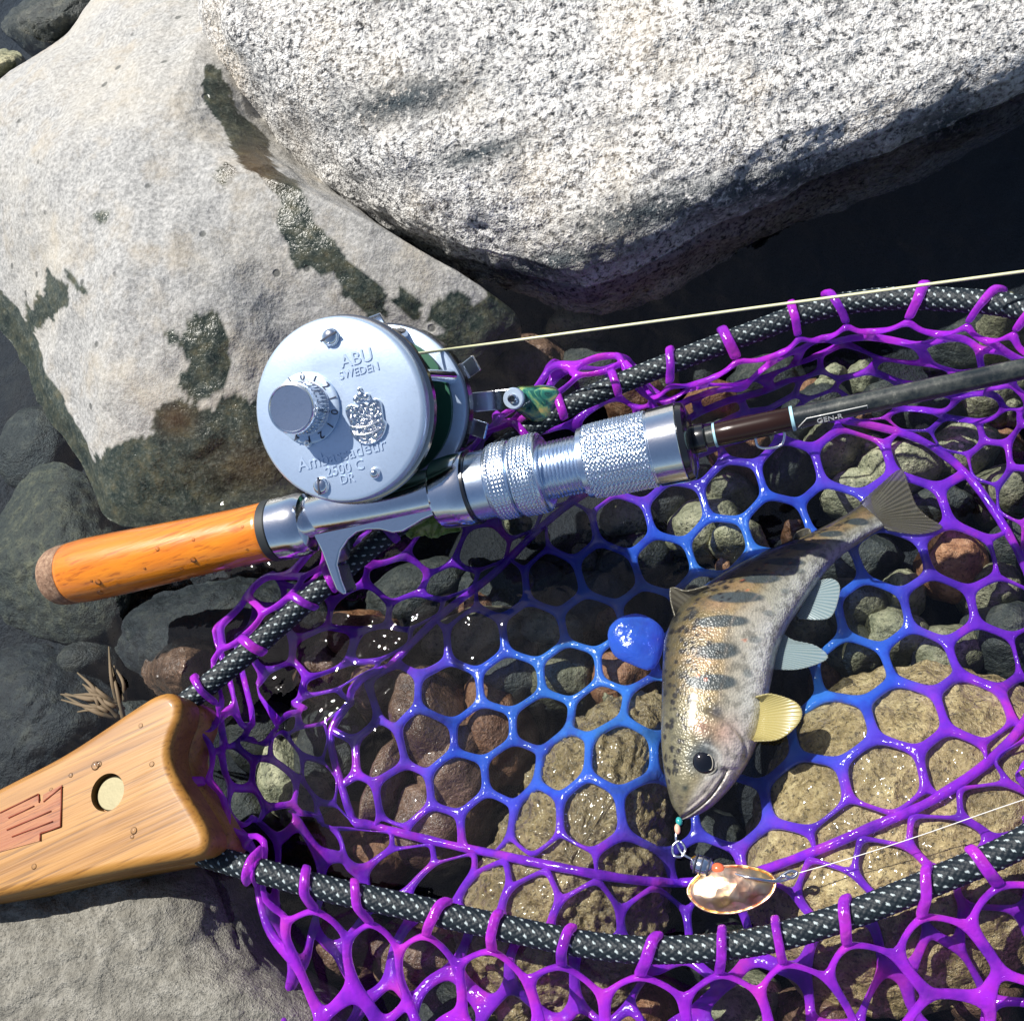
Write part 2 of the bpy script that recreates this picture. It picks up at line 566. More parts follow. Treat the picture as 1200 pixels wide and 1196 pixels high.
def mat_marble():
    t = NT('green_marbled_resin')
    n = t.noise(120, 4, 0.6, dist=2.0)
    c = t.ramp(n, [(0.36, (0.015, 0.05, 0.05)), (0.46, (0.03, 0.20, 0.15)), (0.55, (0.25, 0.42, 0.16)), (0.66, (0.62, 0.50, 0.16))])
    t.p(Base_Color=c, Roughness=0.12, Coat_Weight=0.8)
    return t.m
M['marble'] = mat_marble()

def mat_blade():
    t = NT('hammered_gold')
    n = t.n('ShaderNodeTexVoronoi', Vector=t.co(), Scale=430.0)
    c = t.ramp(t.noise(110, 3, 0.5), [(0.36, (0.95, 0.62, 0.26)), (0.50, (0.95, 0.66, 0.46)), (0.62, (0.82, 0.38, 0.22))])
    t.p(Base_Color=c, Metallic=1.0, Roughness=0.33)
    t.bump(n.outputs[0], 0.35, 0.0006)
    return t.m
M['blade'] = mat_blade()
M['gold'] = plain('yellow_gold', (0.85, 0.48, 0.06), 0.22, 1.0)
M['bead'] = plain('orange_bead', (0.70, 0.14, 0.06), 0.2)
M['teal'] = plain('teal_bead', (0.03, 0.30, 0.30), 0.2)
M['pink'] = plain('salmon_bead', (0.80, 0.42, 0.30), 0.3)
M['leaf_shape'] = mat_stone('green_leaf_shape', (0.05, 0.12, 0.02), (0.20, 0.30, 0.05), (0.42, 0.46, 0.12), 0.3, 1.5, 0.3, 0.0004)
M['straw'] = plain('dry_straw', (0.15, 0.11, 0.065), 0.8)
def mat_drop():
    t = NT('water_drop')
    t.p(Base_Color=(1, 1, 1), Roughness=0.03, Specular_IOR_Level=0.6)
    tr = t.n('ShaderNodeBsdfTransparent', Color=(0.93, 0.93, 0.93))
    gl = t.n('ShaderNodeBsdfAnisotropic', Color=(1, 1, 1), Roughness=0.05)
    mx = t.n('ShaderNodeMixShader')
    t.t.links.new(t.n('ShaderNodeFresnel', IOR=1.4).outputs[0], mx.inputs[0])
    t.t.links.new(tr.outputs[0], mx.inputs[1])
    t.t.links.new(gl.outputs[0], mx.inputs[2])
    t.t.links.new(mx.outputs[0], t.out.inputs['Surface'])
    return t.m
M['drop'] = mat_drop()
M['bed'] = mat_stone('stream_bed_gravel', (0.004, 0.006, 0.009), (0.010, 0.013, 0.016), (0.028, 0.029, 0.026), 0.7, 0.9, 0, 0.004)

# ------------------------------------------------------------------ ground and water
BED = -0.062
def ground():
    n = 150
    a = np.concatenate([[-60, -8, -1.5], np.linspace(-0.5, 0.5, n), [1.5, 8, 60]])
    V = []
    for x in a:
        for y in a:
            z = BED
            if abs(x) < 0.6 and abs(y) < 0.6:
                z += 0.006 * frac(Vector((x * 16, y * 16, 1.7))) + 0.003 * noise.noise(Vector((x * 90, y * 90, 0)))
            V.append((x, y, z))
    o = obj('stream_bed', V, grid_faces(len(a), len(a)), M['bed'])
    fix_normals(o)
    tag(o, kind='structure')
    a = np.concatenate([[-60], np.linspace(-0.6, 0.6, 60), [60]])
    n = len(a)
    V = [(x, y, z) for z in (0.0, -0.12) for x in a for y in a]
    F = grid_faces(n, n) + [tuple(n * n + i for i in f[::-1]) for f in grid_faces(n, n)]
    edge = [i * n for i in range(n)] + [(n - 1) * n + j for j in range(1, n)] + [i * n + n - 1 for i in range(n - 2, -1, -1)] + [j for j in range(n - 2, 0, -1)]
    for i in range(len(edge)):
        p, q = edge[i], edge[(i + 1) % len(edge)]
        F.append((p, q, n * n + q, n * n + p))
    o = fix_normals(obj('water', V, F, M['water'], smooth=False))
    tag(o, kind='structure')
ground()

# ------------------------------------------------------------------ rocks
BVH = []
def register(o):
    me = o.data
    mw = Matrix.Translation(root_loc(o)) if not o.scale != Vector((1, 1, 1)) else o.matrix_basis
    BVH.append(BVHTree.FromPolygons([o.matrix_basis @ v.co for v in me.vertices], [tuple(p.vertices) for p in me.polygons]))

def rock(name, outline, mat, zmid, htop, hbot, center, n_th=200, n_ph=90, shape=2.0, amp=0.006, nscale=18, fine=0.0012, seed=0, ctop=None, reg=True, tilt=(0, 0)):
    """Boulder from a plan outline: dome above zmid, belly below it."""
    pts = [tuple(P(x, y, zmid)) for x, y in outline]
    ring = spline([(p[0], p[1]) for p in pts], n_th, True)
    c = np.array(P(center[0], center[1], zmid))[:2]
    ct = np.array(P(*(ctop or center), zmid + htop))[:2]
    V = []
    half = n_ph // 2
    for i in range(n_ph + 1):
        if i <= half:                    # belly
            u = i / half
            ang = (1 - u) * PI / 2 * 0.98
            s = math.cos(ang) ** 0.8
            z = zmid - hbot * math.sin(ang)
            cc = c
        else:
            u = (i - half) / (n_ph - half)
            ang = u * PI / 2
            s = max(0.004, 1 - u) if shape is None else max(0.004, math.cos(ang))
            z = zmid + htop * (1 - s ** shape)
            cc = c + (ct - c) * u
        # plan point
        q = cc + (ring - c) * s
        for j in range(n_th):
            zz = z
            if i > half:
                zz += ((q[j, 0] - c[0]) * tilt[0] + (q[j, 1] - c[1]) * tilt[1]) * (1 - s ** shape)
            V.append((q[j, 0], q[j, 1], zz))
    V = np.array(V)
    F = grid_faces(n_ph + 1, n_th, wrap_v=True)
    F.append(tuple(range(n_th - 1, -1, -1)))
    F.append(tuple(range(n_ph * n_th, (n_ph + 1) * n_th)))
    # displacement along rough outward direction
    ctr = np.array([c[0], c[1], zmid - 0.02])
    D = V - ctr
    D /= np.linalg.norm(D, axis=1)[:, None] + 1e-9
    off = Vector((seed * 3.1, seed * 1.7, seed * 0.9))
    d = np.array([amp * frac(Vector(v) * nscale + off, 1.0, 4) + fine * frac(Vector(v) * nscale * 9 + off, 0.7, 3) for v in V])
    V = V + D * d[:, None]
    o = obj(name, V, F, mat, origin=(0, 0, 0))
    fix_normals(o)
    if reg:
        register(o)
    return o, V

# white granite boulder
white_out = [(256, 60), (260, 95), (280, 130), (325, 172), (385, 212), (450, 255), (525, 288), (595, 314), (650, 326), (710, 312),
             (790, 272), (880, 228), (970, 190), (1080, 145), (1200, 88), (1330, 10), (1420, -110), (1300, -280), (900, -330), (560, -280), (330, -130), (270, -20)]
o, V = rock('granite_boulder', white_out, M['granite'], 0.010, 0.036, 0.080, (760, 60), 460, 220, 11.0, 0.007, 10, 0.0016, 1, ctop=(790, 0), tilt=(-0.11, 0.30))
px, py = pix_np(V)
st = np.zeros(len(V))
for cx, cy, rx, ry in ((470, 118, 90, 26), (900, 215, 150, 24), (760, 250, 110, 28), (1110, 145, 60, 30), (560, 180, 60, 14), (640, 310, 120, 20)):  # first ellipse puts the shade of a hollow into the colour
    st = np.maximum(st, np.exp(-((px - cx) / rx) ** 2 - ((py - cy + 0.25 * (px - cx)) / ry) ** 2))
color_attr(o, 'stain_and_hollow_shade', np.clip(st, 0, 1))
tag(o, 'big white speckled granite boulder overhanging the dark water', 'boulder')

# grey andesite rock with wet stains
grey_out = [(290, -60), (180, -60), (112, -10), (62, 48), (0, 92), (-60, 150), (-75, 260), (-30, 350), (12, 415), (45, 465), (85, 520), (112, 575), (134, 612),
            (200, 618), (270, 605), (330, 590), (372, 545), (420, 470), (500, 440), (560, 428), (600, 394), (620, 374), (580, 349), (535, 325), (480, 292), (430, 252), (392, 208), (378, 150), (372, 50), (350, -50)]
o, V = rock('grey_rock', grey_out, M['grey'], -0.006, 0.050, 0.055, (240, 270), 460, 210, 2.4, 0.006, 13, 0.0007, 2, ctop=(190, 170))
px, py = pix_np(V)
nz = np.array([frac(Vector((v[0], v[1], v[2])) * 110, 0.8, 4) for v in V])
nz2 = np.array([noise.noise(Vector((v[0], v[1], v[2])) * 45) for v in V])
X = px + 9 * nz + 8 * nz2
Y = py + 9 * nz - 8 * nz2
wet = np.zeros(len(V))
streak = [(243, 70), (262, 78), (272, 130), (300, 150), (316, 165), (318, 195), (350, 215), (370, 260), (390, 275), (410, 310), (455, 345), (462, 375), (430, 372), (395, 345),
          (390, 318), (350, 312), (340, 285), (325, 262), (328, 238), (298, 206), (275, 195), (268, 160), (243, 120)]
blobs = [streak,
         [(12, 420), (28, 360), (62, 322), (82, 330), (78, 355), (45, 385), (30, 425)],
         [(205, 400), (222, 365), (255, 362), (272, 385), (262, 420), (268, 450), (245, 460), (225, 470), (210, 455), (222, 430)],
         [(128, 620), (105, 560), (108, 535), (135, 520), (170, 510), (190, 480), (215, 468), (245, 478), (270, 465), (300, 470), (340, 480), (420, 620), (300, 650)],
         [(515, 350), (545, 345), (572, 375), (560, 398), (530, 395), (505, 372)],
         [(575, 370), (600, 365), (625, 372), (600, 400), (580, 392)],
         [(470, 330), (500, 350), (495, 372), (462, 350)],
         [(505, 400), (540, 405), (560, 430), (500, 450)],
         [(252, 205), (264, 198), (278, 204), (276, 216), (262, 220), (252, 214)],
         [(105, 250), (128, 244), (128, 258), (112, 262)],
         [(80, 308), (95, 318), (110, 340), (104, 346), (90, 330), (78, 316)],
         [(195, 385), (206, 384), (207, 398), (198, 404)],
         [(415, 380), (440, 372), (452, 392), (430, 400)]]
for b in blobs:
    wet = np.maximum(wet, in_poly(X, Y, b).astype(float))
wet = np.maximum(wet, (V[:, 2] < 0.004).astype(float))
color_attr(o, 'wet', wet)
rust = np.exp(-((px - 300) / 40) ** 2 - ((py - 195) / 30) ** 2) + np.exp(-((px - 205) / 25) ** 2 - ((py - 490) / 20) ** 2) + 0.6 * np.exp(-((px - 300) / 50) ** 2 - ((py - 545) / 30) ** 2)
color_attr(o, 'rust', np.clip(rust, 0, 1))
tag(o, 'pale grey dry rock with dark wet streaks under the reel', 'rock')

# rock under the net handle
low_out = [(-90, 960), (20, 930), (150, 945), (240, 1010), (275, 1062), (300, 1110), (345, 1150), (395, 1185), (430, 1260), (380, 1360), (100, 1400), (-100, 1300), (-140, 1100)]
o, V = rock('pale_rock', low_out, M['palegrey'], -0.006, 0.024, 0.055, (120, 1120), 260, 110, 3.0, 0.004, 20, 0.0012, 3)
tag(o, 'pale grey rough rock under the wooden net handle', 'rock')

# submerged boulders left
o, V = rock('submerged_boulder', [(0, 600), (30, 560), (65, 545), (100, 560), (128, 610), (150, 680), (130, 740), (60, 750), (0, 720), (-40, 660)], M['moss'], -0.035, 0.020, 0.03, (60, 650), 120, 60, 2.0, 0.003, 25, 0.001, 4)
tag(o, 'rounded olive boulder under water beside the cork butt cap', 'boulder')
o, V = rock('submerged_slab', [(130, 720), (200, 690), (290, 670), (380, 690), (370, 760), (290, 800), (210, 800), (150, 780)], M['slab'], -0.040, 0.020, 0.03, (250, 740), 120, 60, 3.0, 0.004, 25, 0.001, 5)
tag(o, 'dark flat slab under water below the orange grip', 'slab')
o, V = rock('submerged_slab', [(-60, 790), (40, 760), (110, 790), (140, 850), (60, 930), (-40, 960), (-90, 880)], M['slab'], -0.040, 0.022, 0.03, (20, 860), 120, 60, 3.0, 0.004, 25, 0.001, 6)
tag(o, 'dark green slab under water behind the wooden net handle', 'slab')
o, V = rock('mossy_stone', [(172, 790), (190, 752), (225, 735), (262, 750), (250, 800), (225, 830), (190, 815)], M['brown'], -0.03, 0.030, 0.035, (215, 785), 100, 50, 2.2, 0.003, 30, 0.001, 7)
tag(o, 'small blackish brown stone between net handle and dark slab', 'stone')
# top left corner
o, V = rock('wet_stone', [(2, 30), (14, 10), (60, -12), (120, -20), (130, 10), (112, 40), (70, 60), (40, 60), (12, 45)], M['dark'], -0.012, 0.022, 0.03, (65, 20), 120, 60, 2.2, 0.003, 30, 0.001, 8)
tag(o, 'dark glistening wet stone in the water behind the grey rock', 'stone')
o, V = rock('tan_stone', [(-30, 65), (10, 58), (26, 70), (8, 92), (-30, 100)], M['olive'], -0.006, 0.012, 0.03, (-6, 78), 80, 40, 2.0, 0.002, 30, 0.0008, 9)
tag(o, 'small tan stone touching the back edge of the grey rock', 'stone')

# two large stones under the net
o, V = rock('tan_stone', [(543, 1040), (575, 985), (610, 925), (650, 868), (700, 822), (745, 802), (778, 815), (785, 880), (782, 960), (790, 1030), (775, 1100), (735, 1165), (650, 1200), (570, 1190), (535, 1120)],
            M['tan'], -0.024, 0.019, 0.035, (670, 1010), 300, 120, 2.8, 0.0035, 30, 0.0018, 10)
tag(o, 'rough tan stone under the blue net beside the fish snout', 'stone')
o, V = rock('tan_stone', [(872, 1010), (890, 925), (925, 850), (985, 800), (1070, 782), (1170, 790), (1270, 830), (1310, 940), (1270, 1080), (1180, 1160), (1060, 1190), (950, 1160), (890, 1090)],
            M['tan'], -0.024, 0.021, 0.035, (1060, 970), 300, 120, 3.0, 0.003, 22, 0.0012, 11)
tag(o, 'broad brown stone under the purple net beside the gold spinner blade', 'stone')

# pebbles on the stream bed: shared meshes
def pebble_mesh(k):
    bm = bmesh.new()
    bmesh.ops.create_icosphere(bm, subdivisions=4, radius=1)
    for v in bm.verts:
        q = v.co.normalized()
        v.co = q * (1 + 0.20 * frac(q * 1.2 + Vector((k * 5.3, k * 2.2, 0)), 1.0, 3) + 0.02 * frac(q * 7 + Vector((k, 0, 0)), 0.8, 3))
    me = bpy.data.meshes.new('pebble')
    bm.to_mesh(me)
    bm.free()
    me.polygons.foreach_set('use_smooth', [True] * len(me.polygons))
    return me
PM = {}
def pebble(pxx, pyy, rx, ry, mat, ztop, rot=0.0, label='', group='', flat=0.62, name='pebble'):
    k = random.randrange(6)
    if (k, mat) not in PM:
        me = pebble_mesh(k)
        me.materials.append(M[mat])
        PM[(k, mat)] = me
    o = bpy.data.objects.new(name, PM[(k, mat)])
    kpx = (P(pxx + 10, pyy, ztop) - P(pxx, pyy, ztop)).length / 10
    sx, sy = rx * kpx, ry * kpx * 1.08
    sz = max(min(sx, sy) * flat, (ztop - BED) * 0.52)
    p = P(pxx, pyy, ztop - sz * 0.5)
    o.location = (p.x, p.y, ztop - sz)
    o.scale = (sx, sy, sz)
    o.rotation_euler = (random.uniform(-.15, .15), random.uniform(-.15, .15), rot)
    COL.objects.link(o)
    tag(o, label, 'pebble', group)
    BVH.append(BVHTree.FromPolygons([o.matrix_basis @ v.co for v in o.data.vertices], [tuple(p.vertices) for p in o.data.polygons]))
    return o

placed = [(640, 1000, 130), (1060, 970, 190)]
hand = [(500, 845, 48, 66, 'brown', -0.014, .3), (440, 800, 42, 36, 'brown', -0.020, .2), (372, 790, 36, 30, 'brown', -0.02, 0), (410, 745, 46, 28, 'dark', -0.024, .4),
        (530, 900, 50, 56, 'brown', -0.020, -.2), (452, 920, 22, 62, 'brown', -0.018, -.35), (575, 850, 45, 60, 'dark', -0.026, .1), (500, 965, 60, 46, 'dark', -0.022, .2),
        (600, 790, 60, 40, 'dark', -0.030, .1), (660, 790, 50, 36, 'olive', -0.030, -.2), (560, 740, 70, 30, 'olive', -0.032, .1), (640, 735, 40, 22, 'olive', -0.030, 0),
        (725, 795, 42, 34, 'rust', -0.030, .4), (680, 700, 50, 30, 'dark', -0.040, .2), (590, 690, 70, 34, 'dark', -0.045, 0), (480, 690, 60, 30, 'dark', -0.040, .3),
        (380, 880, 50, 50, 'dark', -0.030, .1), (360, 935, 40, 30, 'olive', -0.026, .2), (400, 980, 50, 36, 'dark', -0.03, .1), (330, 905, 30, 46, 'olive', -0.03, .2),
        (300, 860, 40, 36, 'dark', -0.03, 0), (440, 1000, 40, 30, 'dark', -0.03, 0), (480, 1120, 60, 40, 'dark', -0.03, 0), (400, 1110, 50, 40, 'dark', -0.03, 0),
        (820, 612, 46, 32, 'olive', -0.030, .3), (865, 628, 36, 26, 'olive', -0.028, -.2), (780, 575, 50, 34, 'dark', -0.034, .2), (850, 575, 40, 28, 'olive', -0.034, 0),
        (735, 600, 36, 26, 'olive', -0.036, 0), (740, 650, 50, 28, 'dark', -0.04, .2), (1000, 712, 46, 38, 'olive', -0.026, .1), (1050, 742, 44, 34, 'olive', -0.026, -.3),
        (1005, 762, 42, 30, 'olive', -0.028, .2), (945, 735, 32, 22, 'olive', -0.028, 0), (1060, 690, 32, 26, 'olive', -0.028, .5), (1110, 770, 50, 40, 'olive', -0.028, .2),
        (1120, 655, 46, 40, 'rust', -0.024, .3), (1165, 690, 42, 36, 'olive', -0.028, -.2), (1180, 745, 60, 50, 'dark', -0.024, .2), (1190, 640, 40, 30, 'dark', -0.03, 0),
        (865, 520, 38, 40, 'rust', -0.028, .1), (920, 545, 40, 34, 'dark', -0.03, .4), (980, 520, 46, 30, 'olive', -0.028, .2), (1050, 545, 52, 32, 'olive', -0.026, 0),
        (1130, 520, 50, 34, 'olive', -0.03, .3), (1180, 570, 44, 36, 'olive', -0.03, .1), (1100, 590, 46, 26, 'dark', -0.032, .1), (1010, 575, 50, 26, 'olive', -0.034, 0),
        (1100, 470, 44, 30, 'dark', -0.03, .1), (1165, 460, 50, 30, 'olive', -0.028, .2), (1040, 470, 44, 26, 'dark', -0.032, 0), (960, 470, 44, 28, 'dark', -0.034, .2),
        (835, 465, 36, 26, 'rust', -0.03, 0), (900, 440, 50, 30, 'dark', -0.036, 0), (1180, 380, 40, 24, 'olive', -0.02, 0), (1130, 400, 50, 26, 'dark', -0.034, 0),
        (560, 460, 50, 36, 'dark', -0.03, .2), (620, 420, 50, 34, 'brown', -0.03, .1), (690, 430, 50, 34, 'dark', -0.034, .1), (740, 460, 36, 26, 'rust', -0.03, 0), (670, 380, 40, 24, 'olive', -0.03, 0),
        (830, 1010, 44, 60, 'dark', -0.034, 0), (840, 1120, 50, 40, 'dark', -0.032, 0), (740, 1180, 60, 40, 'rust', -0.024, .2), (860, 1180, 60, 40, 'olive', -0.026, .2), (960, 1190, 60, 36, 'brown', -0.02, .1),
        (1150, 1175, 60, 40, 'brown', -0.018, .1), (620, 1190, 50, 30, 'tan', -0.02, .1), (520, 1190, 60, 36, 'dark', -0.026, 0), (900, 720, 50, 50, 'dark', -0.04, 0), (850, 720, 50, 60, 'dark', -0.045, 0),
        (1000, 650, 60, 30, 'dark', -0.04, 0), (30, 520, 40, 40, 'dark', -0.045, .2), (100, 770, 40, 26, 'dark', -0.03, .1), (150, 850, 40, 26, 'dark', -0.035, .1), (320, 720, 40, 30, 'dark', -0.04, 0), (280, 960, 40, 40, 'dark', -0.03, 0)]
COLW = {'brown': 'reddish brown', 'dark': 'dark grey', 'olive': 'olive speckled', 'rust': 'rusty orange', 'tan': 'wet tan'}
MARKS = [((800, 1000), 'under the lure'), ((760, 930), 'beside the fish head'), ((930, 800), 'by the yellow fin'), ((950, 740), 'under the pale fins'), ((1060, 640), 'by the tail fin'),
         ((860, 640), 'behind the fish back'), ((740, 750), 'by the solid blue patch'), ((500, 650), 'under the green shape by the trigger'), ((620, 600), 'below the locking nuts'), ((760, 560), 'below the fore barrel'),
         ((480, 850), 'in the open middle of the blue mesh'), ((300, 900), 'by the throat of the wooden handle'), ((600, 430), 'by the crank knob'), ((850, 470), 'under the thread wrap'), ((980, 500), 'under the rod lettering'),
         ((1120, 480), 'under the worn black blank'), ((1150, 720), 'by the rim of the broad brown stone'), ((1150, 390), 'under the back of the rope hoop'), ((450, 1100), 'under the front rope by the pale rock'),
         ((620, 1190), 'outside the front rope by the rough tan stone'), ((900, 1180), 'outside the front rope by the broad brown stone'), ((100, 800), 'by the dry grass tuft'), ((30, 520), 'beside the olive boulder'), ((600, 760), 'in the shade of the reel seat')]
def peb_label(a, b, rx, ry, mt):
    mk = min(MARKS, key=lambda q: (q[0][0] - a) ** 2 + (q[0][1] - b) ** 2)[1]
    sz = 'tiny' if rx * ry < 300 else 'small' if rx * ry < 800 else 'large' if rx * ry > 2000 else 'middling'
    sh = 'long' if max(rx, ry) > 1.5 * min(rx, ry) else 'round'
    return f'{sz} {sh} {COLW[mt]} pebble {mk}'
allp = [(h[0], h[1], h[2], h[3], ('brown' if k % 3 else 'rust') if h[4] == 'dark' and 330 < h[0] < 640 and h[1] > 735 and k % 4 else h[4], h[5], h[6]) for k, h in enumerate(hand)]
for i in range(70):
    a, b = random.uniform(520, 1200), random.uniform(430, 830)
    if b < 600 and a < 760: continue
    r = random.uniform(14, 30)
    allp.append((a, b, r, r * random.uniform(.6, 1), random.choice(['olive', 'olive', 'dark', 'rust', 'dark']), random.uniform(-0.046, -0.034), random.uniform(0, 3)))
for (a, b, rx, ry, mt, zt, rt) in allp:
    pebble(a, b, rx, ry, mt, zt, rt, peb_label(a, b, rx, ry, mt), 'pebbles on the stream bed')

def bed_height(x, y):
    best = BED
    for b in BVH:
        h = b.ray_cast(Vector((x, y, 0.3)), Vector((0, 0, -1)))
        if h[0] is not None and h[0].z > best:
            best = h[0].z
    return best

# ------------------------------------------------------------------ rod frame
ROD0 = P(78, 673, 0.022)
ROD1 = P(1200, 432, 0.048)
D = (ROD1 - ROD0).normalized()
nc = RIGHT * -0.27 - UP * 0.10 - FWD * 0.95
NR = (nc - D * nc.dot(D)).normalized()            # out of the reel's side plate, towards the sky
YR = NR.cross(D).normalized()                      # from rod towards reel
if YR.dot(UP) < 0:
    YR = -YR
def along(pxx):
    """distance along the rod axis seen at column pxx"""
    y = 673 + (432 - 673) * (pxx - 78) / (1200 - 78)
    d = ray(pxx, y)
    w = CAM - ROD0
    a, b, c = 1.0, d.dot(D), 1.0
    e, f = d.dot(w), D.dot(w)
    return (f - b * e) / (1 - b * b) if False else (f - e * b) / (1 - b * b)
def rp(pxx, pyy, off=0.0):
    h = plane_hit(pxx, pyy, ROD0 + NR * off, NR) - ROD0
    return h.dot(D), h.dot(YR)

# ------------------------------------------------------------------ landing net
HOOP = [(236, 1000, .021), (262, 1008, .021), (330, 1027, .0195), (400, 1045, .018), (480, 1062, .016), (560, 1080, .014), (700, 1108, .012), (800, 1112, .012), (900, 1100, .012), (1000, 1070, .012),
        (1100, 1030, .013), (1200, 985, .014), (1310, 905, .018), (1390, 800, .025), (1425, 680, .034), (1410, 560, .042), (1350, 455, .044), (1275, 392, .036), (1200, 362, .028), (1130, 352, .022), (1040, 350, .017),
        (960, 362, .014), (880, 390, .0135), (800, 420, .0120), (720, 452, .009), (650, 485, .007), (560, 545, .0095), (480, 605, .0140), (390, 678, .0150), (300, 756, .0195), (232, 812, .021), (208, 832, .021)]
hoop_w = spline([tuple(P(*h)) for h in HOOP], 3000)
RH = 0.0033
net = empty('landing_net', P(120, 950, 0.012))
tag(net, 'wooden handled landing net with purple and blue rubber mesh and black rope hoop', 'landing net')

def build_rope():
    nv = 60
    T = np.gradient(hoop_w, axis=0)
    L = np.linalg.norm(T, axis=1)
    T = T / L[:, None]
    s = np.cumsum(L)
    Z = np.array([0, 0, 1.0])
    B = np.cross(T, Z); B /= np.linalg.norm(B, axis=1)[:, None]
    Nn = np.cross(B, T)
    th = np.arange(nv) / nv * 2 * PI
    u = th / (2 * PI) * 14
    pitch = 0.0020
    A = u[None, :] + s[:, None] / pitch
    Bq = u[None, :] - s[:, None] / pitch
    fa, fb = np.floor(A), np.floor(Bq)
    ra, rb = A - fa, Bq - fb
    par = (fa + fb) % 2
    bumpv = np.where(par == 0, np.sin(PI * ra) ** 0.6, np.sin(PI * rb) ** 0.6) * 0.5 + 0.5 * np.sin(PI * ra) * np.sin(PI * rb)
    r = RH + 0.00034 * (bumpv - 0.6)
    r = r * (1 - 0.0 * s[:, None])
    V = hoop_w[:, None, :] + r[:, :, None] * (np.cos(th)[None, :, None] * Nn[:, None, :] + np.sin(th)[None, :, None] * B[:, None, :])
    white = ((par == 0) & (np.abs(ra - .5) < .40) & (np.abs(rb - .5) < .20) & (fa % 2 == 0))
    c = np.zeros(V.shape)
    c[:] = (0.008, 0.014, 0.020)
    c[white] = (0.42, 0.49, 0.50)
    o = obj('hoop', V.reshape(-1, 3), grid_faces(len(hoop_w), nv, wrap_v=True), M['rope'], net)
    fix_normals(o)
    color_attr(o, 'yarn', c.reshape(-1, 3))
build_rope()

# polar boundary of the hoop (closed along the handle's throat)
loop = np.concatenate([hoop_w[:, :], np.array([tuple(P(*q)) for q in ((204, 860, .021), (206, 900, .021), (222, 950, .021))])])
CN = np.array(P(790, 740, 0))[:2]
rel = loop[:, :2] - CN
la = np.arctan2(rel[:, 1], rel[:, 0])
od = np.argsort(la)
la_s, lr_s, lz_s = la[od], np.linalg.norm(rel, axis=1)[od], loop[od, 2]
def hoop_at(a):
    return np.interp(a, la_s, lr_s, period=2 * PI), np.interp(a, la_s, lz_s, period=2 * PI)

M0 = 0.80                                # the floor panel ends at this share of the hoop radius
FLOOR = -0.024
def smooth_z(V, F, keep, rounds):
    nb = [set() for _ in V]
    for f in F:
        n = len(f)
        for a in range(n):
            nb[f[a]].add(f[(a + 1) % n]); nb[f[(a + 1) % n]].add(f[a])
    for it in range(rounds):
        z = V[:, 2].copy()
        for i, s in enumerate(nb):
            if s and not keep[i]:
                z[i] = 0.5 * V[i, 2] + 0.5 * sum(V[j, 2] for j in s) / len(s)
        V[:, 2] = z

def floor_z(x, y):
    z = FLOOR + 0.0035 * noise.noise(Vector((x * 28, y * 28, 0)))
    return max(z, bed_height(x, y) + 0.0022)

def hex_ring(cx, cy, R, kin, add, F, cnr=0.93):
    """One mesh cell: the half strands around a hexagonal hole."""
    outer, inner = [], []
    cor = [(cx + R * math.sin(PI / 3 * k), cy + R * math.cos(PI / 3 * k)) for k in range(6)]
    for k in range(6):
        x0, y0 = cor[k]
        x1, y1 = cor[(k + 1) % 6]
        for f in (0, 0.24, 0.5, 0.76):
            x, y = x0 + (x1 - x0) * f, y0 + (y1 - y0) * f
            outer.append(add(x, y))
            q = kin * (cnr if f == 0 else 1)
            inner.append(add(cx + (x - cx) * q, cy + (y - cy) * q))
    n = len(outer)
    for k in range(n):
        j = (k + 1) % n
        F.append((outer[k], outer[j], inner[j], inner[k]))

def thicken(o, th):
    md = o.modifiers.new('thick', 'SOLIDIFY')
    md.thickness = th
    md.offset = 0
    md = o.modifiers.new('round', 'SUBSURF')
    md.levels = md.render_levels = 1

def build_floor():
    size = 0.0188                        # flat to flat
    R = size / math.sqrt(3)
    V2, idx, F = [], {}, []
    def add(x, y):
        k = (round(x * 2e5), round(y * 2e5))
        if k not in idx:
            idx[k] = len(V2)
            V2.append((x, y))
        return idx[k]
    def warp2(x, y):
        a = math.radians(6) + 0.24 * noise.noise(Vector((x * 8, y * 8, 3.3)))
        c, s = math.cos(a), math.sin(a)
        n = noise.noise_vector(Vector((x * 22, y * 22, 1.1))) * 0.0035
        return CN[0] + c * x - s * y + n.x, CN[1] + s * x + c * y + n.y
    for q in range(-28, 29):
        for r in range(-28, 29):
            cx, cy = size * (q + r / 2), 1.5 * R * r
            wx, wy = warp2(cx, cy)
            rr, _ = hoop_at(math.atan2(wy - CN[1], wx - CN[0]))
            if math.hypot(wx - CN[0], wy - CN[1]) / rr < M0 + 0.015:
                hex_ring(cx, cy, R, 1 - 0.0026 / size, add, F)
    V, rho = [], []
    for (x, y) in V2:
        x, y = warp2(x, y)
        dx, dy = x - CN[0], y - CN[1]
        ang = math.atan2(dy, dx)
        rr, hz = hoop_at(ang)
        m = math.hypot(dx, dy) / rr
        if m > M0:
            x, y = CN[0] + math.cos(ang) * rr * M0, CN[1] + math.sin(ang) * rr * M0
            m = M0
        V.append((x, y, floor_z(x, y)))
        rho.append(m * 0.82 + 0.10 * sstep(0.02, 0.12, dx))
    V = np.array(V)
    smooth_z(V, F, np.zeros(len(V), bool), 7)
    o = obj('net_floor', V, F, M['net'], net)
    fix_normals(o)
    color_attr(o, 'rho', np.array(rho))
    thicken(o, 0.0021)
    return o, V
NETO, NETV = build_floor()

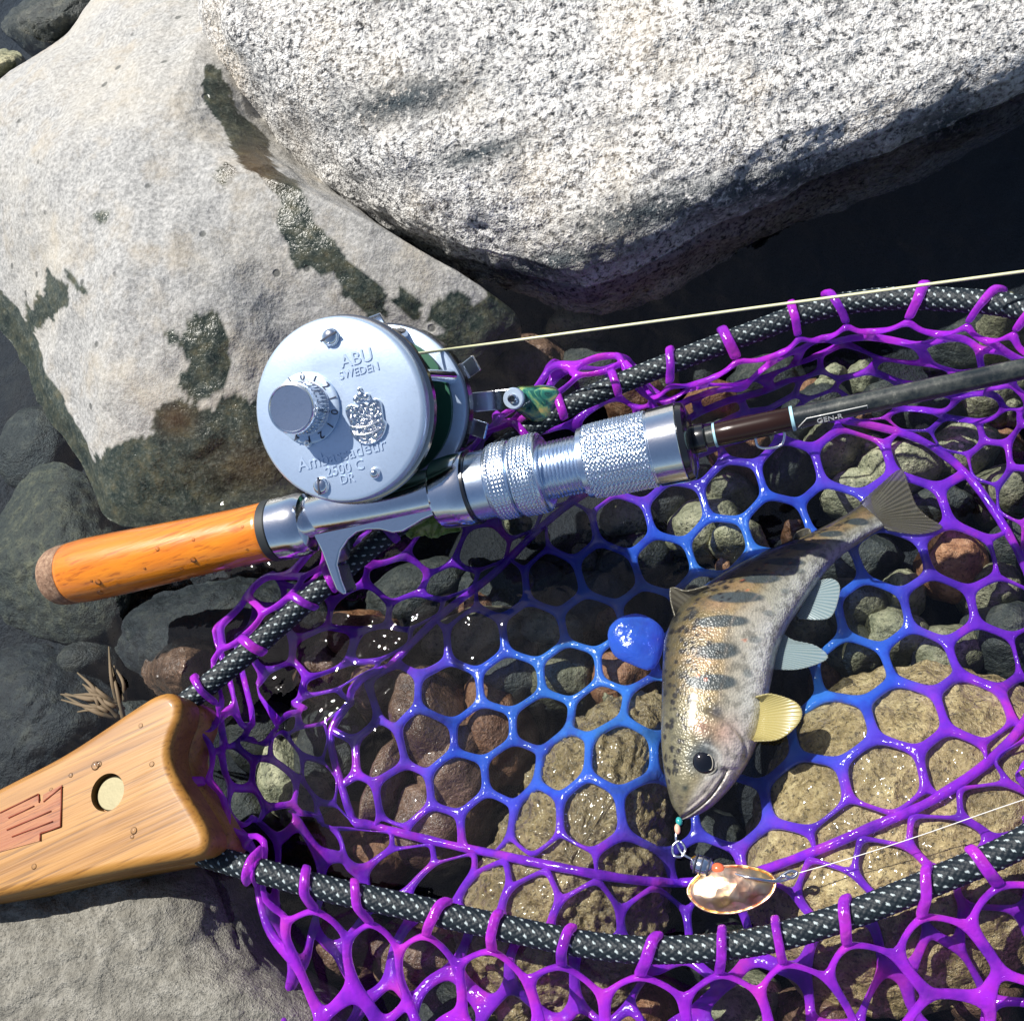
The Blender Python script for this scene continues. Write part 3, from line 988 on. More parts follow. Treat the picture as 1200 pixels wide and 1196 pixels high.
# closed boundary of the mouth, evenly spaced
mouth_loop = spline([tuple(p) for p in loop[::30]] + [tuple(loop[-1])], 1400, True)
mouth_len = float(np.linalg.norm(np.diff(np.vstack([mouth_loop, mouth_loop[:1]]), axis=0), axis=1).sum())
NCOL = int(round(mouth_len / 0.0178))
CW = mouth_len / NCOL
ROWS = 5
RU = 1 / math.sqrt(3)
VTOP = (ROWS - 1) * 1.5 * RU + 2 * RU           # highest corner, in column widths
VMAX = VTOP + 0.78
def wall_point(c, v):
    i = (c / NCOL * 1400) % 1400
    i0 = int(i) % 1400
    f = i - int(i)
    B = mouth_loop[i0] * (1 - f) + mouth_loop[(i0 + 1) % 1400] * f
    Tn = mouth_loop[(i0 + 6) % 1400] - mouth_loop[(i0 - 6) % 1400]
    Tn /= np.linalg.norm(Tn)
    rad = B[:2] - CN
    rr = np.linalg.norm(rad)
    od_ = np.array([rad[0], rad[1]])
    nrm = np.array([-Tn[1], Tn[0]])
    nrm /= np.linalg.norm(nrm)
    if nrm @ od_ < 0:
        nrm = -nrm
    hz = B[2]
    pxx, pyy = pix(Vector(B))
    outw = 1.0
    if pyy < 620:
        outw = float(1 - sstep(700, 790, pxx))
    if pxx > 1230 and pyy < 930:
        outw = 0.0
    if pxx < 420 and pyy > 800:
        outw = float(sstep(245, 360, pxx))
    blg = 1.0 + 0.7 * float(sstep(900, 1060, pyy))
    seam = CN + rad * M0
    sz = floor_z(seam[0], seam[1])
    g = (1 - M0) * rr
    sg = 1 if outw > 0.5 else -1
    wv = [0.0, 0.11, 0.22, 0.34, 0.47, 0.66, 0.825, 0.87, 0.91, 0.95, 1.0]
    r1 = RH + 0.0014
    o_r = [-g, -0.45 * g, 0.003, 0.019 * blg, 0.025 * blg, 0.019 * blg, 0.0075, r1, 0.55 * r1, -0.55 * r1, -r1]
    o_z = [sz, sz - .002, -0.022, -0.014, -0.004, 0.3 * hz, 0.8 * hz, hz + .001, hz + .85 * r1, hz + .85 * r1, hz - .0005]
    i_r = [-g, -0.84 * g, -0.68 * g, -0.54 * g, -0.40 * g, -0.26 * g, -0.0085, -r1, -0.55 * r1, 0.55 * r1, r1]
    i_z = [sz, sz + .002, sz + .006, -0.008, -0.002, 0.35 * hz, 0.8 * hz, hz + .001, hz + .85 * r1, hz + .85 * r1, hz - .0005]
    w = max(0.0, min(1.0, v / VMAX))
    if w > 0.8:
        outw = 1.0 if outw > 0.5 else 0.0
    rs_ = np.array(o_r) * outw + np.array(i_r) * (1 - outw)
    zs_ = np.array(o_z) * outw + np.array(i_z) * (1 - outw)
    cl = np.concatenate([[0], np.cumsum(np.hypot(np.diff(rs_[:7]), np.diff(zs_[:7])))])
    wv = list(cl / cl[-1] * 0.825) + wv[7:]
    r = np.interp(w, wv, o_r) * outw + np.interp(w, wv, i_r) * (1 - outw)
    z = np.interp(w, wv, o_z) * outw + np.interp(w, wv, i_z) * (1 - outw)
    # near the seam walk along the radius, near the rope along its normal
    k = float(sstep(0.0, 0.5, w))
    q1 = CN + rad / rr * (rr + r)
    q2 = B[:2] + nrm * r
    q = q1 * (1 - k) + q2 * k
    a = float(sstep(0.05, 0.3, w)) * float(1 - sstep(0.68, 0.82, w))
    nv = noise.noise_vector(Vector((q[0] * 24, q[1] * 24, v * .4)))
    n2 = noise.noise_vector(Vector((q[0] * 65, q[1] * 65, v * 1.3 + 9)))
    q = q + a * (0.0085 * np.array([nv.x, nv.y]) + 0.0035 * np.array([n2.x, n2.y]))
    z += a * (0.007 * nv.z + 0.003 * n2.z)
    if w < 0.8:
        z = max(z, bed_height(q[0], q[1]) + 0.002)
    return (q[0], q[1], z)

def build_wall():
    V2, idx, F = [], {}, []
    def add(x, y):
        k = (round((x % NCOL) * 4000) % (NCOL * 4000), round(y * 4000))
        if k not in idx:
            idx[k] = len(V2)
            V2.append((x % NCOL, y))
        return idx[k]
    sw = 0.0026 / CW
    for r in range(ROWS):
        for c in range(NCOL):
            hex_ring(c + 0.5 * (r % 2), RU + 1.5 * RU * r, RU, 1 - sw, add, F)
    # strands that hook over the rope, one at each top corner
    for c in range(NCOL):
        x = c + 0.5 * ((ROWS - 1) % 2)
        vs = np.linspace(VTOP - 0.03, VMAX - 0.02 - 0.10 * random.random(), 10)
        lean = random.uniform(-0.28, 0.28)
        prev = None
        for i, v in enumerate(vs):
            t = i / 9
            row = [len(V2), len(V2) + 1, len(V2) + 2]
            for u in (-1, 0, 1):
                V2.append((x + lean * t + u * sw * 0.56, v))
            if prev:
                F.append((prev[0], prev[1], row[1], row[0]))
                F.append((prev[1], prev[2], row[2], row[1]))
            prev = row
    V, rho = [], []
    for (c, v) in V2:
        jit = 0.32 * noise.noise(Vector((c * .45, v * .6, 2.0))) * float(sstep(0.2, 1.0, v))
        V.append(wall_point(c + jit, v))
        rho.append(0.66 + 0.30 * v / VMAX)
    V = np.array(V)
    keep = np.array([v > VTOP - 0.6 for c, v in V2])
    smooth_z(V, F, keep, 3)
    o = obj('net_wall', V, F, M['net'], net)
    fix_normals(o)
    color_attr(o, 'rho', np.array(rho))
    thicken(o, 0.0022)
    # welded seam between floor and wall
    sp = []
    for c in np.linspace(0, NCOL, 260, endpoint=False):
        p = wall_point(c, 0.0)
        sp.append(p)
    LV, LF = tube(sp, [0.0013 + 0.0003 * noise.noise(Vector((k * .3, 0, 0))) for k in range(260)], 10, closed=True)
    so = fix_normals(obj('net_seam', LV, LF, M['net'], net))
    color_attr(so, 'rho', np.full(len(LV), 0.72))
build_wall()
def net_z(x, y):
    d = (NETV[:, 0] - x) ** 2 + (NETV[:, 1] - y) ** 2
    k = np.argsort(d)[:6]
    return float(NETV[k, 2].mean())

# solid blue patch moulded into the mesh
pc = P(746, 752, -0.016)
def blob():
    poly = [(714, 734), (745, 718), (775, 734), (777, 758), (764, 784), (738, 777), (717, 764)]
    ring = spline([tuple(P(a, b, -0.016))[:2] for a, b in poly], 40, True)
    c = ring.mean(0)
    V, F = [], []
    for i in range(13):
        a = -PI / 2 + PI * i / 12
        s = max(0.02, math.cos(a)) ** 0.6
        for j in range(40):
            q = c + (ring[j] - c) * s
            V.append((q[0], q[1], -0.0165 + 0.0030 * math.sin(a) + 0.0012 * noise.noise(Vector((q[0] * 160, q[1] * 160, 0)))))
    F = grid_faces(13, 40, wrap_v=True)
    F += [tuple(range(39, -1, -1)), tuple(range(12 * 40, 13 * 40))]
    o = fix_normals(obj('solid_patch', V, F, M['net'], net))
    color_attr(o, 'rho', np.full(len(V), 0.40))
    o['label'] = 'solid blue patch moulded into the mesh floor'
blob()

# wooden handle
ZT, ZM, ZB = 0.0335, 0.0220, 0.0095
top_px = [(-120, 975), (-60, 952), (0, 921), (76, 881), (152, 831), (180, 814), (198, 811), (210, 822), (209, 842), (201, 862), (197, 884), (204, 908), (220, 936), (237, 965), (243, 985), (236, 1000), (215, 1006),
          (160, 1016), (90, 1030), (0, 1050), (-60, 1060), (-120, 1066)]
def handle():
    poly = spline([tuple(P(a, b, ZT))[:2] for a, b in top_px], 150, True)
    hd = None
    for name, z0, z1, mat in (('handle', ZM, ZT, 'handle'), ('handle_underside', ZB, ZM - 0.0003, 'handle2')):
        V, F = [], []
        c = poly.mean(0)
        n = len(poly)
        # inward offset normals
        tn = np.roll(poly, -1, 0) - np.roll(poly, 1, 0)
        nr = np.stack([-tn[:, 1], tn[:, 0]], 1)
        nr /= np.linalg.norm(nr, axis=1)[:, None]
        if ((c - poly) * nr).sum() < 0:
            nr = -nr
        rad = 0.0027
        if name == 'handle':
            prof = [(0.0006, z0), (0, z0 + 0.0008)] + [(rad * (1 - math.cos(t)), z1 - rad + rad * math.sin(t)) for t in np.linspace(0, PI / 2, 8)]
        else:
            prof = [(rad * (1 - math.cos(t)), z0 + rad - rad * math.sin(t)) for t in np.linspace(PI / 2, 0, 8)] + [(0, z1 - 0.0008), (0.0006, z1)]
        for off, z in prof:
            q = poly + nr * off
            for p in q:
                V.append((p[0], p[1], z))
        F = grid_faces(len(prof), n, wrap_v=True)
        F.append(tuple(range(n - 1, -1, -1)))
        F.append(tuple(range((len(prof) - 1) * n, len(prof) * n)))
        o = fix_normals(obj(name, V, F, M[mat], net, sharp=50))
        if hd is None:
            hd = o
    # steel disc in a drilled recess
    cp = P(126, 928, ZT)
    kx = (P(136, 928, ZT) - P(126, 928, ZT)).length / 10
    r = 18 * kx
    V, F = lathe([(-0.0030, r * 1.06), (0.002, r * 1.06)], cp, (0, 0, 1), (1, 0, 0), 64)
    cut = fix_normals(obj('cutter', V, F, M['stampdark']))
    md = hd.modifiers.new('hole', 'BOOLEAN'); md.object = cut; md.solver = 'EXACT'; md.operation = 'DIFFERENCE'
    bpy.context.view_layer.update()
    me = bpy.data.meshes.new_from_object(hd.evaluated_get(bpy.context.evaluated_depsgraph_get()))
    hd.modifiers.clear()
    hd.data = me
    me.set_sharp_from_angle(angle=math.radians(50))
    bpy.data.objects.remove(cut)
    V, F = lathe([(-0.0032, r * 0.97), (-0.0020, r * 0.97), (-0.0017, r * 0.90)], cp + Vector((0.0003, -0.0002, 0)), (0, 0, 1), (1, 0, 0), 48)
    o = obj('steel_disc', V, F, M['steel'], hd, sharp=30)
    o['label'] = 'round polished steel disc set in the handle'
    # red stamped emblem
    sp = [(-30, 965), (0, 952), (45, 930), (46, 938), (50, 939), (51, 931), (73, 919), (71, 968), (48, 975), (47, 985), (0, 998), (-30, 1008)]
    poly2 = [tuple(P(a, b, ZT))[:2] for a, b in sp]
    V, F = prism(poly2, (0, 0, 0), (1, 0, 0), (0, 1, 0), (0, 0, 1), ZT + 0.00005, ZT + 0.00022)
    o = fix_normals(obj('stamped_emblem', V, F, M['stamp'], hd, smooth=False))
    for a, b in (((0, 952), (45, 930)), ((51, 939), (73, 921)), ((72, 922), (71, 968)), ((71, 968), (48, 976)), ((47, 976), (47, 985)), ((45, 930), (46, 940)), ((10, 958), (40, 944)), ((8, 972), (60, 950)), ((14, 980), (62, 962))):
        V, F = tube([P(*a, ZT + 0.0003), P(*b, ZT + 0.0003)], 0.00022, 6)
        obj('emblem_line', V, F, M['stampdark'], o)
handle()

# ------------------------------------------------------------------ fishing rod
rod = empty('fishing_rod', ROD0)
tag(rod, 'fishing rod with orange wooden grip and silver reel seat lying over the net', 'fishing rod')
def turned(name, prof_px, mat, parent=rod, n=64, disp=None, sharp=35):
    V, F = lathe([(along(a), r) for a, r in prof_px], ROD0, D, NR, n, disp)
    return fix_normals(obj(name, V, F, M[mat], parent, sharp=sharp))
def fine_prof(pts, step):
    out = []
    for (a0, r0), (a1, r1) in zip(pts[:-1], pts[1:]):
        k = max(1, int(abs(a1 - a0) / step))
        for i in range(k):
            out.append((a0 + (a1 - a0) * i / k, r0 + (r1 - r0) * i / k))
    out.append(pts[-1])
    return out
def knurl(depth, na, pitch, lo, hi):
    def f(a, t, i, j):
        if a < lo or a > hi:
            return 0
        u = t / (2 * PI) * na
        v = a / pitch
        p, q = (u + v) % 1, (u - v) % 1
        return depth * (1 - 2 * max(abs(p - .5), abs(q - .5))) 
    return f

cap = turned('cork_cap', [(63, 0.0070), (64, 0.0085), (68, 0.0093), (76, 0.0098), (84, 0.0099), (86, 0.0096)], 'cork')
gp = [(86, .0095), (88, .0100), (105, .0103), (140, .0101), (190, .0096), (240, .0091), (290, .0089), (316, .0091), (318, .0088)]
gpf = [(x, float(np.interp(x, [p[0] for p in gp], [p[1] for p in gp]))) for x in np.concatenate([[86, 88], np.linspace(92, 316, 60), [318]])]
grip = turned('grip', gpf, 'grip')
turned('grip_ring', [(317.5, .0088), (318, .0095), (327, .0096), (328, .0088)], 'rubber')
turned('rear_collar', [(327.5, .0092), (329, .0097), (345, .0098), (358, .0096), (364, .0088), (367, .0070)], 'chrome')
# seat with trigger: outline traced in the rod's own plane
seat_px = [(352, 586), (372, 588), (397, 594), (430, 592), (473, 575), (520, 563), (532, 596), (512, 602), (495, 609), (484, 616), (472, 623), (460, 625), (445, 621), (430, 621), (418, 624), (408, 632), (399, 645), (395, 662),
           (400, 680), (406, 695), (402, 698), (394, 692), (386, 672), (377, 647), (367, 626), (357, 608)]
V, F = prism([rp(a, b, 0.004) for a, b in seat_px], ROD0, D, YR, NR, -0.0042, 0.0042)
o = fix_normals(obj('seat_body', V, F, M['chrome'], rod, sharp=30)); bevel(o, 0.0016, 3, 30)
V, F = lathe([(along(a), r) for a, r in ((350, .0062), (352, .0066), (525, .0066), (528, .006))], ROD0 + YR * 0.0012, D, NR, 48)
fix_normals(obj('seat_tube', V, F, M['chrome'], rod, sharp=40))
turned('front_hood', [(513, .0066), (514, .0092), (517, .0100), (535, .0106), (552, .0107), (554, .0104)], 'chrome')
turned('hood_ring', [(553.5, .0100), (554, .0108), (557, .0108), (557.5, .0100)], 'black')
lo, hi = along(582), along(603)
turned('locking_nut', fine_prof([(557.5, .0090), (558, .0099), (578, .0099), (581, .0108), (604, .0108), (606, .0100)], 0.7), 'knurl', n=180, disp=knurl(0.0004, 60, .0011, lo, hi))
lo, hi = along(610), along(636)
turned('locking_nut', fine_prof([(606.5, .0094), (608, .0111), (638, .0111), (640, .0104), (641, .0085)], 0.7), 'knurl', n=180, disp=knurl(0.0004, 60, .0011, lo, hi))
a0 = along(640)
turned('threaded_barrel', fine_prof([(640, .0078), (692, .0078)], 0.5), 'knurl', n=64, disp=lambda a, t, i, j: 0.00035 * math.sin(2 * PI * (a - a0) / 0.0011 + t))
lo, hi = along(722), along(764)
turned('fore_barrel', fine_prof([(685, .0088), (686, .0098), (702, .0101), (720, .0102), (766, .0102), (768, .0100)], 0.7), 'knurl', n=200, disp=knurl(0.0005, 56, .0012, along(692), hi))
turned('barrel_end', [(767.5, .0098), (768, .0106), (800, .0109), (802, .0104)], 'chrome')
turned('barrel_cap', [(801.5, .0102), (802, .0108), (808, .0104), (811, .0085), (813, .0045), (813.5, .0030)], 'black')
turned('winding_check', [(812, .0038), (814, .0040), (826, .0038), (828, .0030)], 'black')
turned('blank', [(812, .0029), (1000, .0028), (1200, .0026), (1450, .0024), (1900, .0020)], 'blank', n=32)
turned('thread_wrap', [(838.5, .0029), (840, .0031), (862, .0032), (900, .0032), (926, .0031), (928, .0029)], 'copper', n=32)
turned('pale_band', [(836.5, .0029), (837, .0033), (839.5, .0033), (840, .0029)], 'band', n=32)
turned('pale_band', [(926.5, .0029), (927, .0033), (930.5, .0033), (931, .0029)], 'band', n=32)
# hook keeper under the blank
ak = ROD0 + D * along(900) - YR * 0.0031
pts = [ak + D * x - YR * y for x, y in ((-0.004, -0.0004), (-0.0036, 0.0022), (-0.001, 0.0032), (0.0022, 0.003), (0.0034, 0.001), (0.0036, -0.0004))]
V, F = tube([tuple(p) for p in spline(pts, 24)], 0.0004, 8)
obj('hook_keeper', V, F, M['chrome'], rod)

def text_mesh(name, s, size, o, ex, ey, ez, mat, parent, depth=0.00012, align='CENTER', bold=0.0):
    cu = bpy.data.curves.new('txt', 'FONT')
    cu.body = s
    cu.size = size
    cu.align_x = align
    cu.align_y = 'CENTER'
    cu.extrude = depth
    cu.offset = bold
    cu.resolution_u = 3
    tmp = bpy.data.objects.new('txt', cu)
    COL.objects.link(tmp)
    bpy.context.view_layer.update()
    dg = bpy.context.evaluated_depsgraph_get()
    me = bpy.data.meshes.new_from_object(tmp.evaluated_get(dg))
    V = [Vector(o) + ex * v.co.x + ey * v.co.y + ez * v.co.z for v in me.vertices]
    F = [tuple(p.vertices) for p in me.polygons]
    bpy.data.objects.remove(tmp)
    bpy.data.meshes.remove(me)
    return obj(name, V, F, mat, parent, smooth=False)
# pale badge lettering on the blank
bo = ROD0 + D * along(975) + (NR - YR * 0.75).normalized() * 0.00280
bz = (NR - YR * 0.75).normalized()
by = bz.cross(D)
text_mesh('lettering', 'GEN-R', 0.0022, bo - D * 0.001 - by * 0.0004, D, by, bz, M['lineclear'], rod, 0.00015)
fr = [(-.009, -.0010), (-.0065, .0013), (.0085, .0013), (.0085, .0004)]
V, F = tube([bo + D * x + by * y + bz * 0.0001 for x, y in fr], 0.00012, 6)
obj('badge_line', V, F, M['lineclear'], rod)

# ------------------------------------------------------------------ reel
HW = 0.0212
best = None
for t in np.linspace(0.06, 0.14, 81):
    for h in np.linspace(0.024, 0.042, 37):
        p = pix(ROD0 + D * t + YR * h + NR * HW)
        e = (p[0] - 397) ** 2 + (p[1] - 480) ** 2
        if best is None or e < best[0]:
            best = (e, t, h)
RC = ROD0 + D * best[1] + YR * best[2]
PO = RC + NR * HW                               # centre of the outer face
kpp = (plane_hit(406, 480, PO, NR) - plane_hit(396, 480, PO, NR)).length / 10
RP = 101 * kpp
print('reel radius', RP, 'axis height', best)
reel = empty('fishing_reel', RC - YR * RP)
tag(reel, 'round silver baitcasting reel clamped on the rod seat', 'fishing reel')
def rl(name, prof, mat, c=None, n=96, sharp=35, parent=reel, disp=None):
    V, F = lathe(prof, c if c is not None else RC, NR, D, n, disp)
    return fix_normals(obj(name, V, F, M[mat], parent, sharp=sharp))
plate = rl('side_plate', [(HW - .0042, RP * .90), (HW - .0042, RP * .985), (HW - .0018, RP * .995), (HW - .0008, RP * .985), (HW - .0003, RP * .965), (HW, RP * .93), (HW, RP * .5), (HW, 0.0005)], 'plate', sharp=60)
rl('plate_rim', [(HW - .0075, RP * .85), (HW - .0075, RP * 1.0), (HW - .0070, RP * 1.02), (HW - .0050, RP * 1.02), (HW - .0046, RP * 1.0), (HW - .0043, RP * .97), (HW - .0043, RP * .85)], 'rim')
# far side plate with its rim
rl('handle_side_plate', [(-HW + .0085, RP * .2), (-HW + .0085, RP * .95), (-HW + .0080, RP * .985), (-HW + .0040, RP * .985), (-HW + .0034, RP * .97), (-HW - .0005, RP * .93), (-HW - .002, RP * .80), (-HW - .002, .001)], 'plate', sharp=50)
rl('handle_side_rim', [(-HW + .0066, RP * .97), (-HW + .0066, RP * 1.012), (-HW + .0030, RP * 1.012), (-HW + .0030, RP * .97)], 'rim')
rl('spool', [(-HW + .0080, RP * .20), (-HW + .0090, RP * .84), (-HW + .0105, RP * .84), (-HW + .0110, RP * .66), (HW - .0110, RP * .66), (HW - .0105, RP * .84), (HW - .0092, RP * .84), (HW - .0080, RP * .20)], 'green')
for k, ang in enumerate((64, 12, 128, 196, 262)):
    a = math.radians(ang)
    c = RC + (D * math.cos(a) + YR * math.sin(a)) * (RP * .88)
    V, F = lathe([(-HW + .0060, .0022), (-HW + .0095, .0024), (-HW + .0120, .0019), (HW - .010, .0019), (HW - .0072, .0024)], c, NR, D, 24)
    fix_normals(obj('pillar', V, F, M['chrome'], reel, sharp=40))
# foot
V, F = prism([(-.020, -.0022), (-.012, .0), (-.006, .0032), (.006, .0032), (.014, .0), (.022, -.0022), (.022, -.0032), (-.020, -.0032)], RC - YR * (RP * .99), D, YR, NR, -.0045, .0045)
o = fix_normals(obj('foot', V, F, M['chrome'], reel, sharp=30)); bevel(o, .0005, 2)

# things on the plate
def on_plate(pxx, pyy, lift=0.0):
    return plane_hit(pxx, pyy, PO + NR * lift, NR)
def disc(name, pxx, pyy, r_px, h, mat, parent=plate, dome=0.0, n=40):
    c = on_plate(pxx, pyy)
    r = r_px * kpp
    prof = [(-.0002, r), (h * .7, r), (h * .9, r * .96)] + [(h + dome * math.sin(t), r * .9 * math.cos(t)) for t in np.linspace(0, PI / 2 * .98, 6)]
    V, F = lathe(prof, c, NR, D, n)
    return fix_normals(obj(name, V, F, M[mat], parent, sharp=40)), c
for sx, sy, r, slot, ang in ((388, 395, 10, True, 15), (377, 569, 9.5, True, 80), (440, 554, 6, False, 0), (362, 519, 4.5, False, 0)):
    sc_, c = disc('screw', sx, sy, r, .0008, 'chrome', dome=.0012)
    if slot:
        a = math.radians(ang)
        e1 = D * math.cos(a) + YR * math.sin(a)
        e2 = NR.cross(e1)
        w = r * kpp
        V, F = prism([(-w, -.00025), (w, -.00025), (w, .00025), (-w, .00025)], c, e1, e2, NR, .0014, .00205)
        fix_normals(obj('slot', V, F, M['ink'], sc_, smooth=False))
dial, dc = disc('dial', 361, 478, 38.5, .0012, 'plate', dome=.0002)
kc = on_plate(361, 478)
kr = 26.5 * kpp
def kn_disp(a, t, i, j):
    if a < .0022 or a > .0072:
        return 0
    return 0.00028 * (1 if (j // 2) % 2 else -1)
V, F = lathe([(.0011, kr * 1.10), (.0020, kr * 1.10), (.0021, kr * 1.02)] + [(x, kr * 1.02) for x in np.linspace(.0023, .0071, 9)] + [(.0073, kr * 1.02), (.0078, kr * 1.03), (.0096, kr * 1.03), (.0102, kr * .98), (.0103, kr * .93), (.0100, kr * .90), (.0099, kr * .5), (.0099, .0002)], kc, NR, D, 160, kn_disp)
knob = fix_normals(obj('cast_control_knob', V, F, M['chrome'], plate, sharp=30))
for k in range(14):
    a = math.radians(-20 - k * 25.7)
    u = D * math.cos(a) + YR * math.sin(a)
    v = NR.cross(u)
    text_mesh('digit', '0123456789'[k % 10] if k % 2 == 0 else 'I', .0030, dc + u * (kr * 1.27) + NR * .0014, -v, u, NR, M['ink'], dial, .00006)
text_mesh('lettering', 'Ambassadeur', .0050, on_plate(400, 533), (D * .985 + YR * .02).normalized(), YR, NR, M['plate'], plate, .00028, bold=.00002)
text_mesh('lettering', '2500 C', .0040, on_plate(404, 549), D, YR, NR, M['plate'], plate, .00028, bold=.00002)
text_mesh('lettering', 'DR', .0034, on_plate(407, 561), D, YR, NR, M['plate'], plate, .00028, bold=.00002)
text_mesh('lettering', 'ABU', .0050, on_plate(418, 420), D, YR, NR, M['plate'], plate, .00028, bold=.00002)
text_mesh('lettering', 'SWEDEN', .0030, on_plate(421, 435), D, YR, NR, M['plate'], plate, .00028, bold=.00002)
# crest
def crest():
    c = on_plate(430, 491)
    k = kpp
    sh = [(-21, 14), (-14, 19), (-6, 15), (0, 18), (6, 15), (15, 19), (21, 13), (20, -4), (22, -10), (14, -22), (0, -27), (-14, -22), (-21, -10), (-19, -4)]
    ring = spline([(x * k, y * k) for x, y in sh], 60, True)
    V, F = [], []
    prof = [(1.0, -.0001), (1.0, .0008), (.96, .0011)] + [(s, None) for s in np.linspace(.92, .04, 24)]
    for s, z in prof:
        for x, y in ring * s:
            zz = z if z is not None else .0008 + .00085 * frac(Vector((x * 1100, y * 1100, 2.0)), .8, 2)
            V.append(c + D * x + YR * y + NR * zz)
    F = grid_faces(len(prof), 60, wrap_v=True)
    F.append(tuple(range((len(prof) - 1) * 60, len(prof) * 60)))
    o = fix_normals(obj('crest', V, F, M['chrome'], plate, sharp=60))
    for x, y, r in ((-6, 23, 4), (0, 26, 5), (6, 23, 4), (0, 32, 2.5)):
        V, F = lathe([(0, r * k), (.0006, r * k)] + [(.0006 + .0008 * math.sin(t), r * k * math.cos(t)) for t in (.5, 1.0, 1.5)], c + D * x * k + YR * y * k, NR, D, 16)
        obj('crown_pearl', V, F, M['chrome'], o)
    for y0, y1 in ((-4, -8), (-12, -16)):
        V, F = tube([c + D * x * k + YR * (y0 + (y1 - y0) * (1 - (x / 18) ** 2)) * k + NR * .0014 for x in np.linspace(-18, 18, 12)], .00035, 6)
        obj('crest_ribbon', V, F, M['chrome'], o)
crest()

# crank side: star arms and handle with marbled knob
crank = empty('axle', (0, 0, 0)); bpy.data.objects.remove(crank)
AX = RC - NR * (HW + .006)
def strip(name, path, w, th, mat, parent=reel):
    path = [Vector(p) for p in path]
    V, F = [], []
    for i, p in enumerate(path):
        t = (path[min(i + 1, len(path) - 1)] - path[max(i - 1, 0)]).normalized()
        s = t.cross(NR).normalized()
        u = s.cross(t)
        for a, b in ((-1, -1), (1, -1), (1, 1), (-1, 1)):
            V.append(p + s * (w * a / 2) + u * (th * b / 2))
    F = grid_faces(len(path), 4, wrap_v=True) + [(3, 2, 1, 0), tuple(range((len(path) - 1) * 4, len(path) * 4))]
    o = fix_normals(obj(name, V, F, M[mat], parent, smooth=False)); bevel(o, .0003, 2)
    return o
def at_axis(pxx, pyy, depth):
    return plane_hit(pxx, pyy, RC - NR * depth, NR)
V, F = lathe([(-.012, .0035), (.004, .0045), (.006, .006)], AX, NR, D, 32)
fix_normals(obj('axle_boss', V, F, M['chrome'], reel, sharp=40))
for (tx, ty, dx, dy) in ((561, 425, 566, 436), (572, 505, 568, 516), (440, 370, 430, 365), (500, 560, 500, 570)):
    tip = at_axis(tx, ty, HW + .006)
    strip('star_drag_arm', [AX, AX.lerp(tip, .55), AX.lerp(tip, .85), tip + NR * .002], .0052, .0012, 'chrome')
tip = at_axis(602, 467, HW + .009)
arm = strip('crank_arm', [AX - NR * .003, AX.lerp(tip, .5) - NR * .002, tip], .0062, .0018, 'chrome')
V, F = lathe([(-.0010, 12 * kpp * 1.12), (.0006, 12 * kpp * 1.12), (.0009, 11 * kpp * 1.1)], tip, NR, D, 40)
fix_normals(obj('washer', V, F, M['plate'], arm, sharp=30))
V, F = lathe([(.0008, .0016), (.0018, .0015), (.0021, .0010)], tip, NR, D, 20)
fix_normals(obj('rivet', V, F, M['chrome'], arm, sharp=30))
# paddle knob standing away from the washer, down and to the side
kd = (at_axis(640, 478, HW + .016) - tip).normalized()
ks = kd.cross(NR).normalized()
ku = ks.cross(kd)
V, F = [], []
for s_, (h, w, th) in enumerate(((0, .0030, .0030), (.001, .0038, .0036), (.004, .0046, .0042), (.008, .0062, .0046), (.011, .0070, .0046), (.0125, .0066, .0042), (.013, .0050, .003))):
    for j in range(32):
        a = 2 * PI * j / 32
        ca, sa = math.cos(a), math.sin(a)
        e = lambda v: math.copysign(abs(v) ** .6, v)
        V.append(tip - NR * .0045 + kd * (h - .001) + ks * w * e(ca) + ku * th * e(sa))
F = grid_faces(7, 32, wrap_v=True) + [tuple(range(31, -1, -1)), tuple(range(6 * 32, 7 * 32))]
o = fix_normals(obj('crank_knob', V, F, M['marble'], reel, sharp=45))
o['label'] = 'green and amber marbled crank knob'

# ------------------------------------------------------------------ fish
rows = [((797, 957), (800, 960)), ((787, 941), (814, 956)), ((780, 912), (836, 943)), ((776, 880), (862, 915)), ((775, 850), (883, 880)), ((776, 812), (895, 842)), ((777, 780), (903, 802)), ((780, 748), (911, 764)),
        ((795, 715), (922, 736)), ((821, 691), (938, 711)), ((858, 667), (955, 686)), ((898, 647), (972, 664)), ((935, 632), (990, 647)), ((965, 618), (1008, 635)), ((990, 604), (1024, 624)), ((1008, 592), (1036, 617))]
zc = [-.0035, -.0035, -.003, -.003, -.003, -.004, -.005, -.006, -.007, -.0095, -.012, -.0145, -.0165, -.018, -.0195, -.0205]
th = [.0010, .0034, .0070, .0088, .0100, .0108, .0110, .0108, .0102, .0094, .0084, .0072, .0060, .0048, .0036, .0022]
fish = empty('trout', P(850, 780, -0.018))
tag(fish, 'small spotted trout with blue grey parr marks lying in the net', 'fish')
NS, NA = 420, 128
dor = np.array([tuple(P(a[0], a[1], z)) for (a, b), z in zip(rows, zc)])
ven = np.array([tuple(P(b[0], b[1], z)) for (a, b), z in zip(rows, zc)])
allr = spline(np.concatenate([dor, ven, np.array(th)[:, None] * 1.0], 1), NS)
dorS, venS, thS = allr[:, :3], allr[:, 3:6], allr[:, 6]
mid = (dorS + venS) / 2
sl = np.concatenate([[0], np.cumsum(np.linalg.norm(np.diff(mid, axis=0), axis=1))]); sl /= sl[-1]
def fish_pt(i, phi):
    c = mid[i]
    hd = (dorS[i] - venS[i]) / 2
    ca, sa = math.cos(phi), math.sin(phi)
    e = math.copysign(abs(sa) ** 0.85, sa)
    return c + hd * ca + np.array([0, 0, 1]) * thS[i] * e
FV = np.zeros((NS, NA, 3))
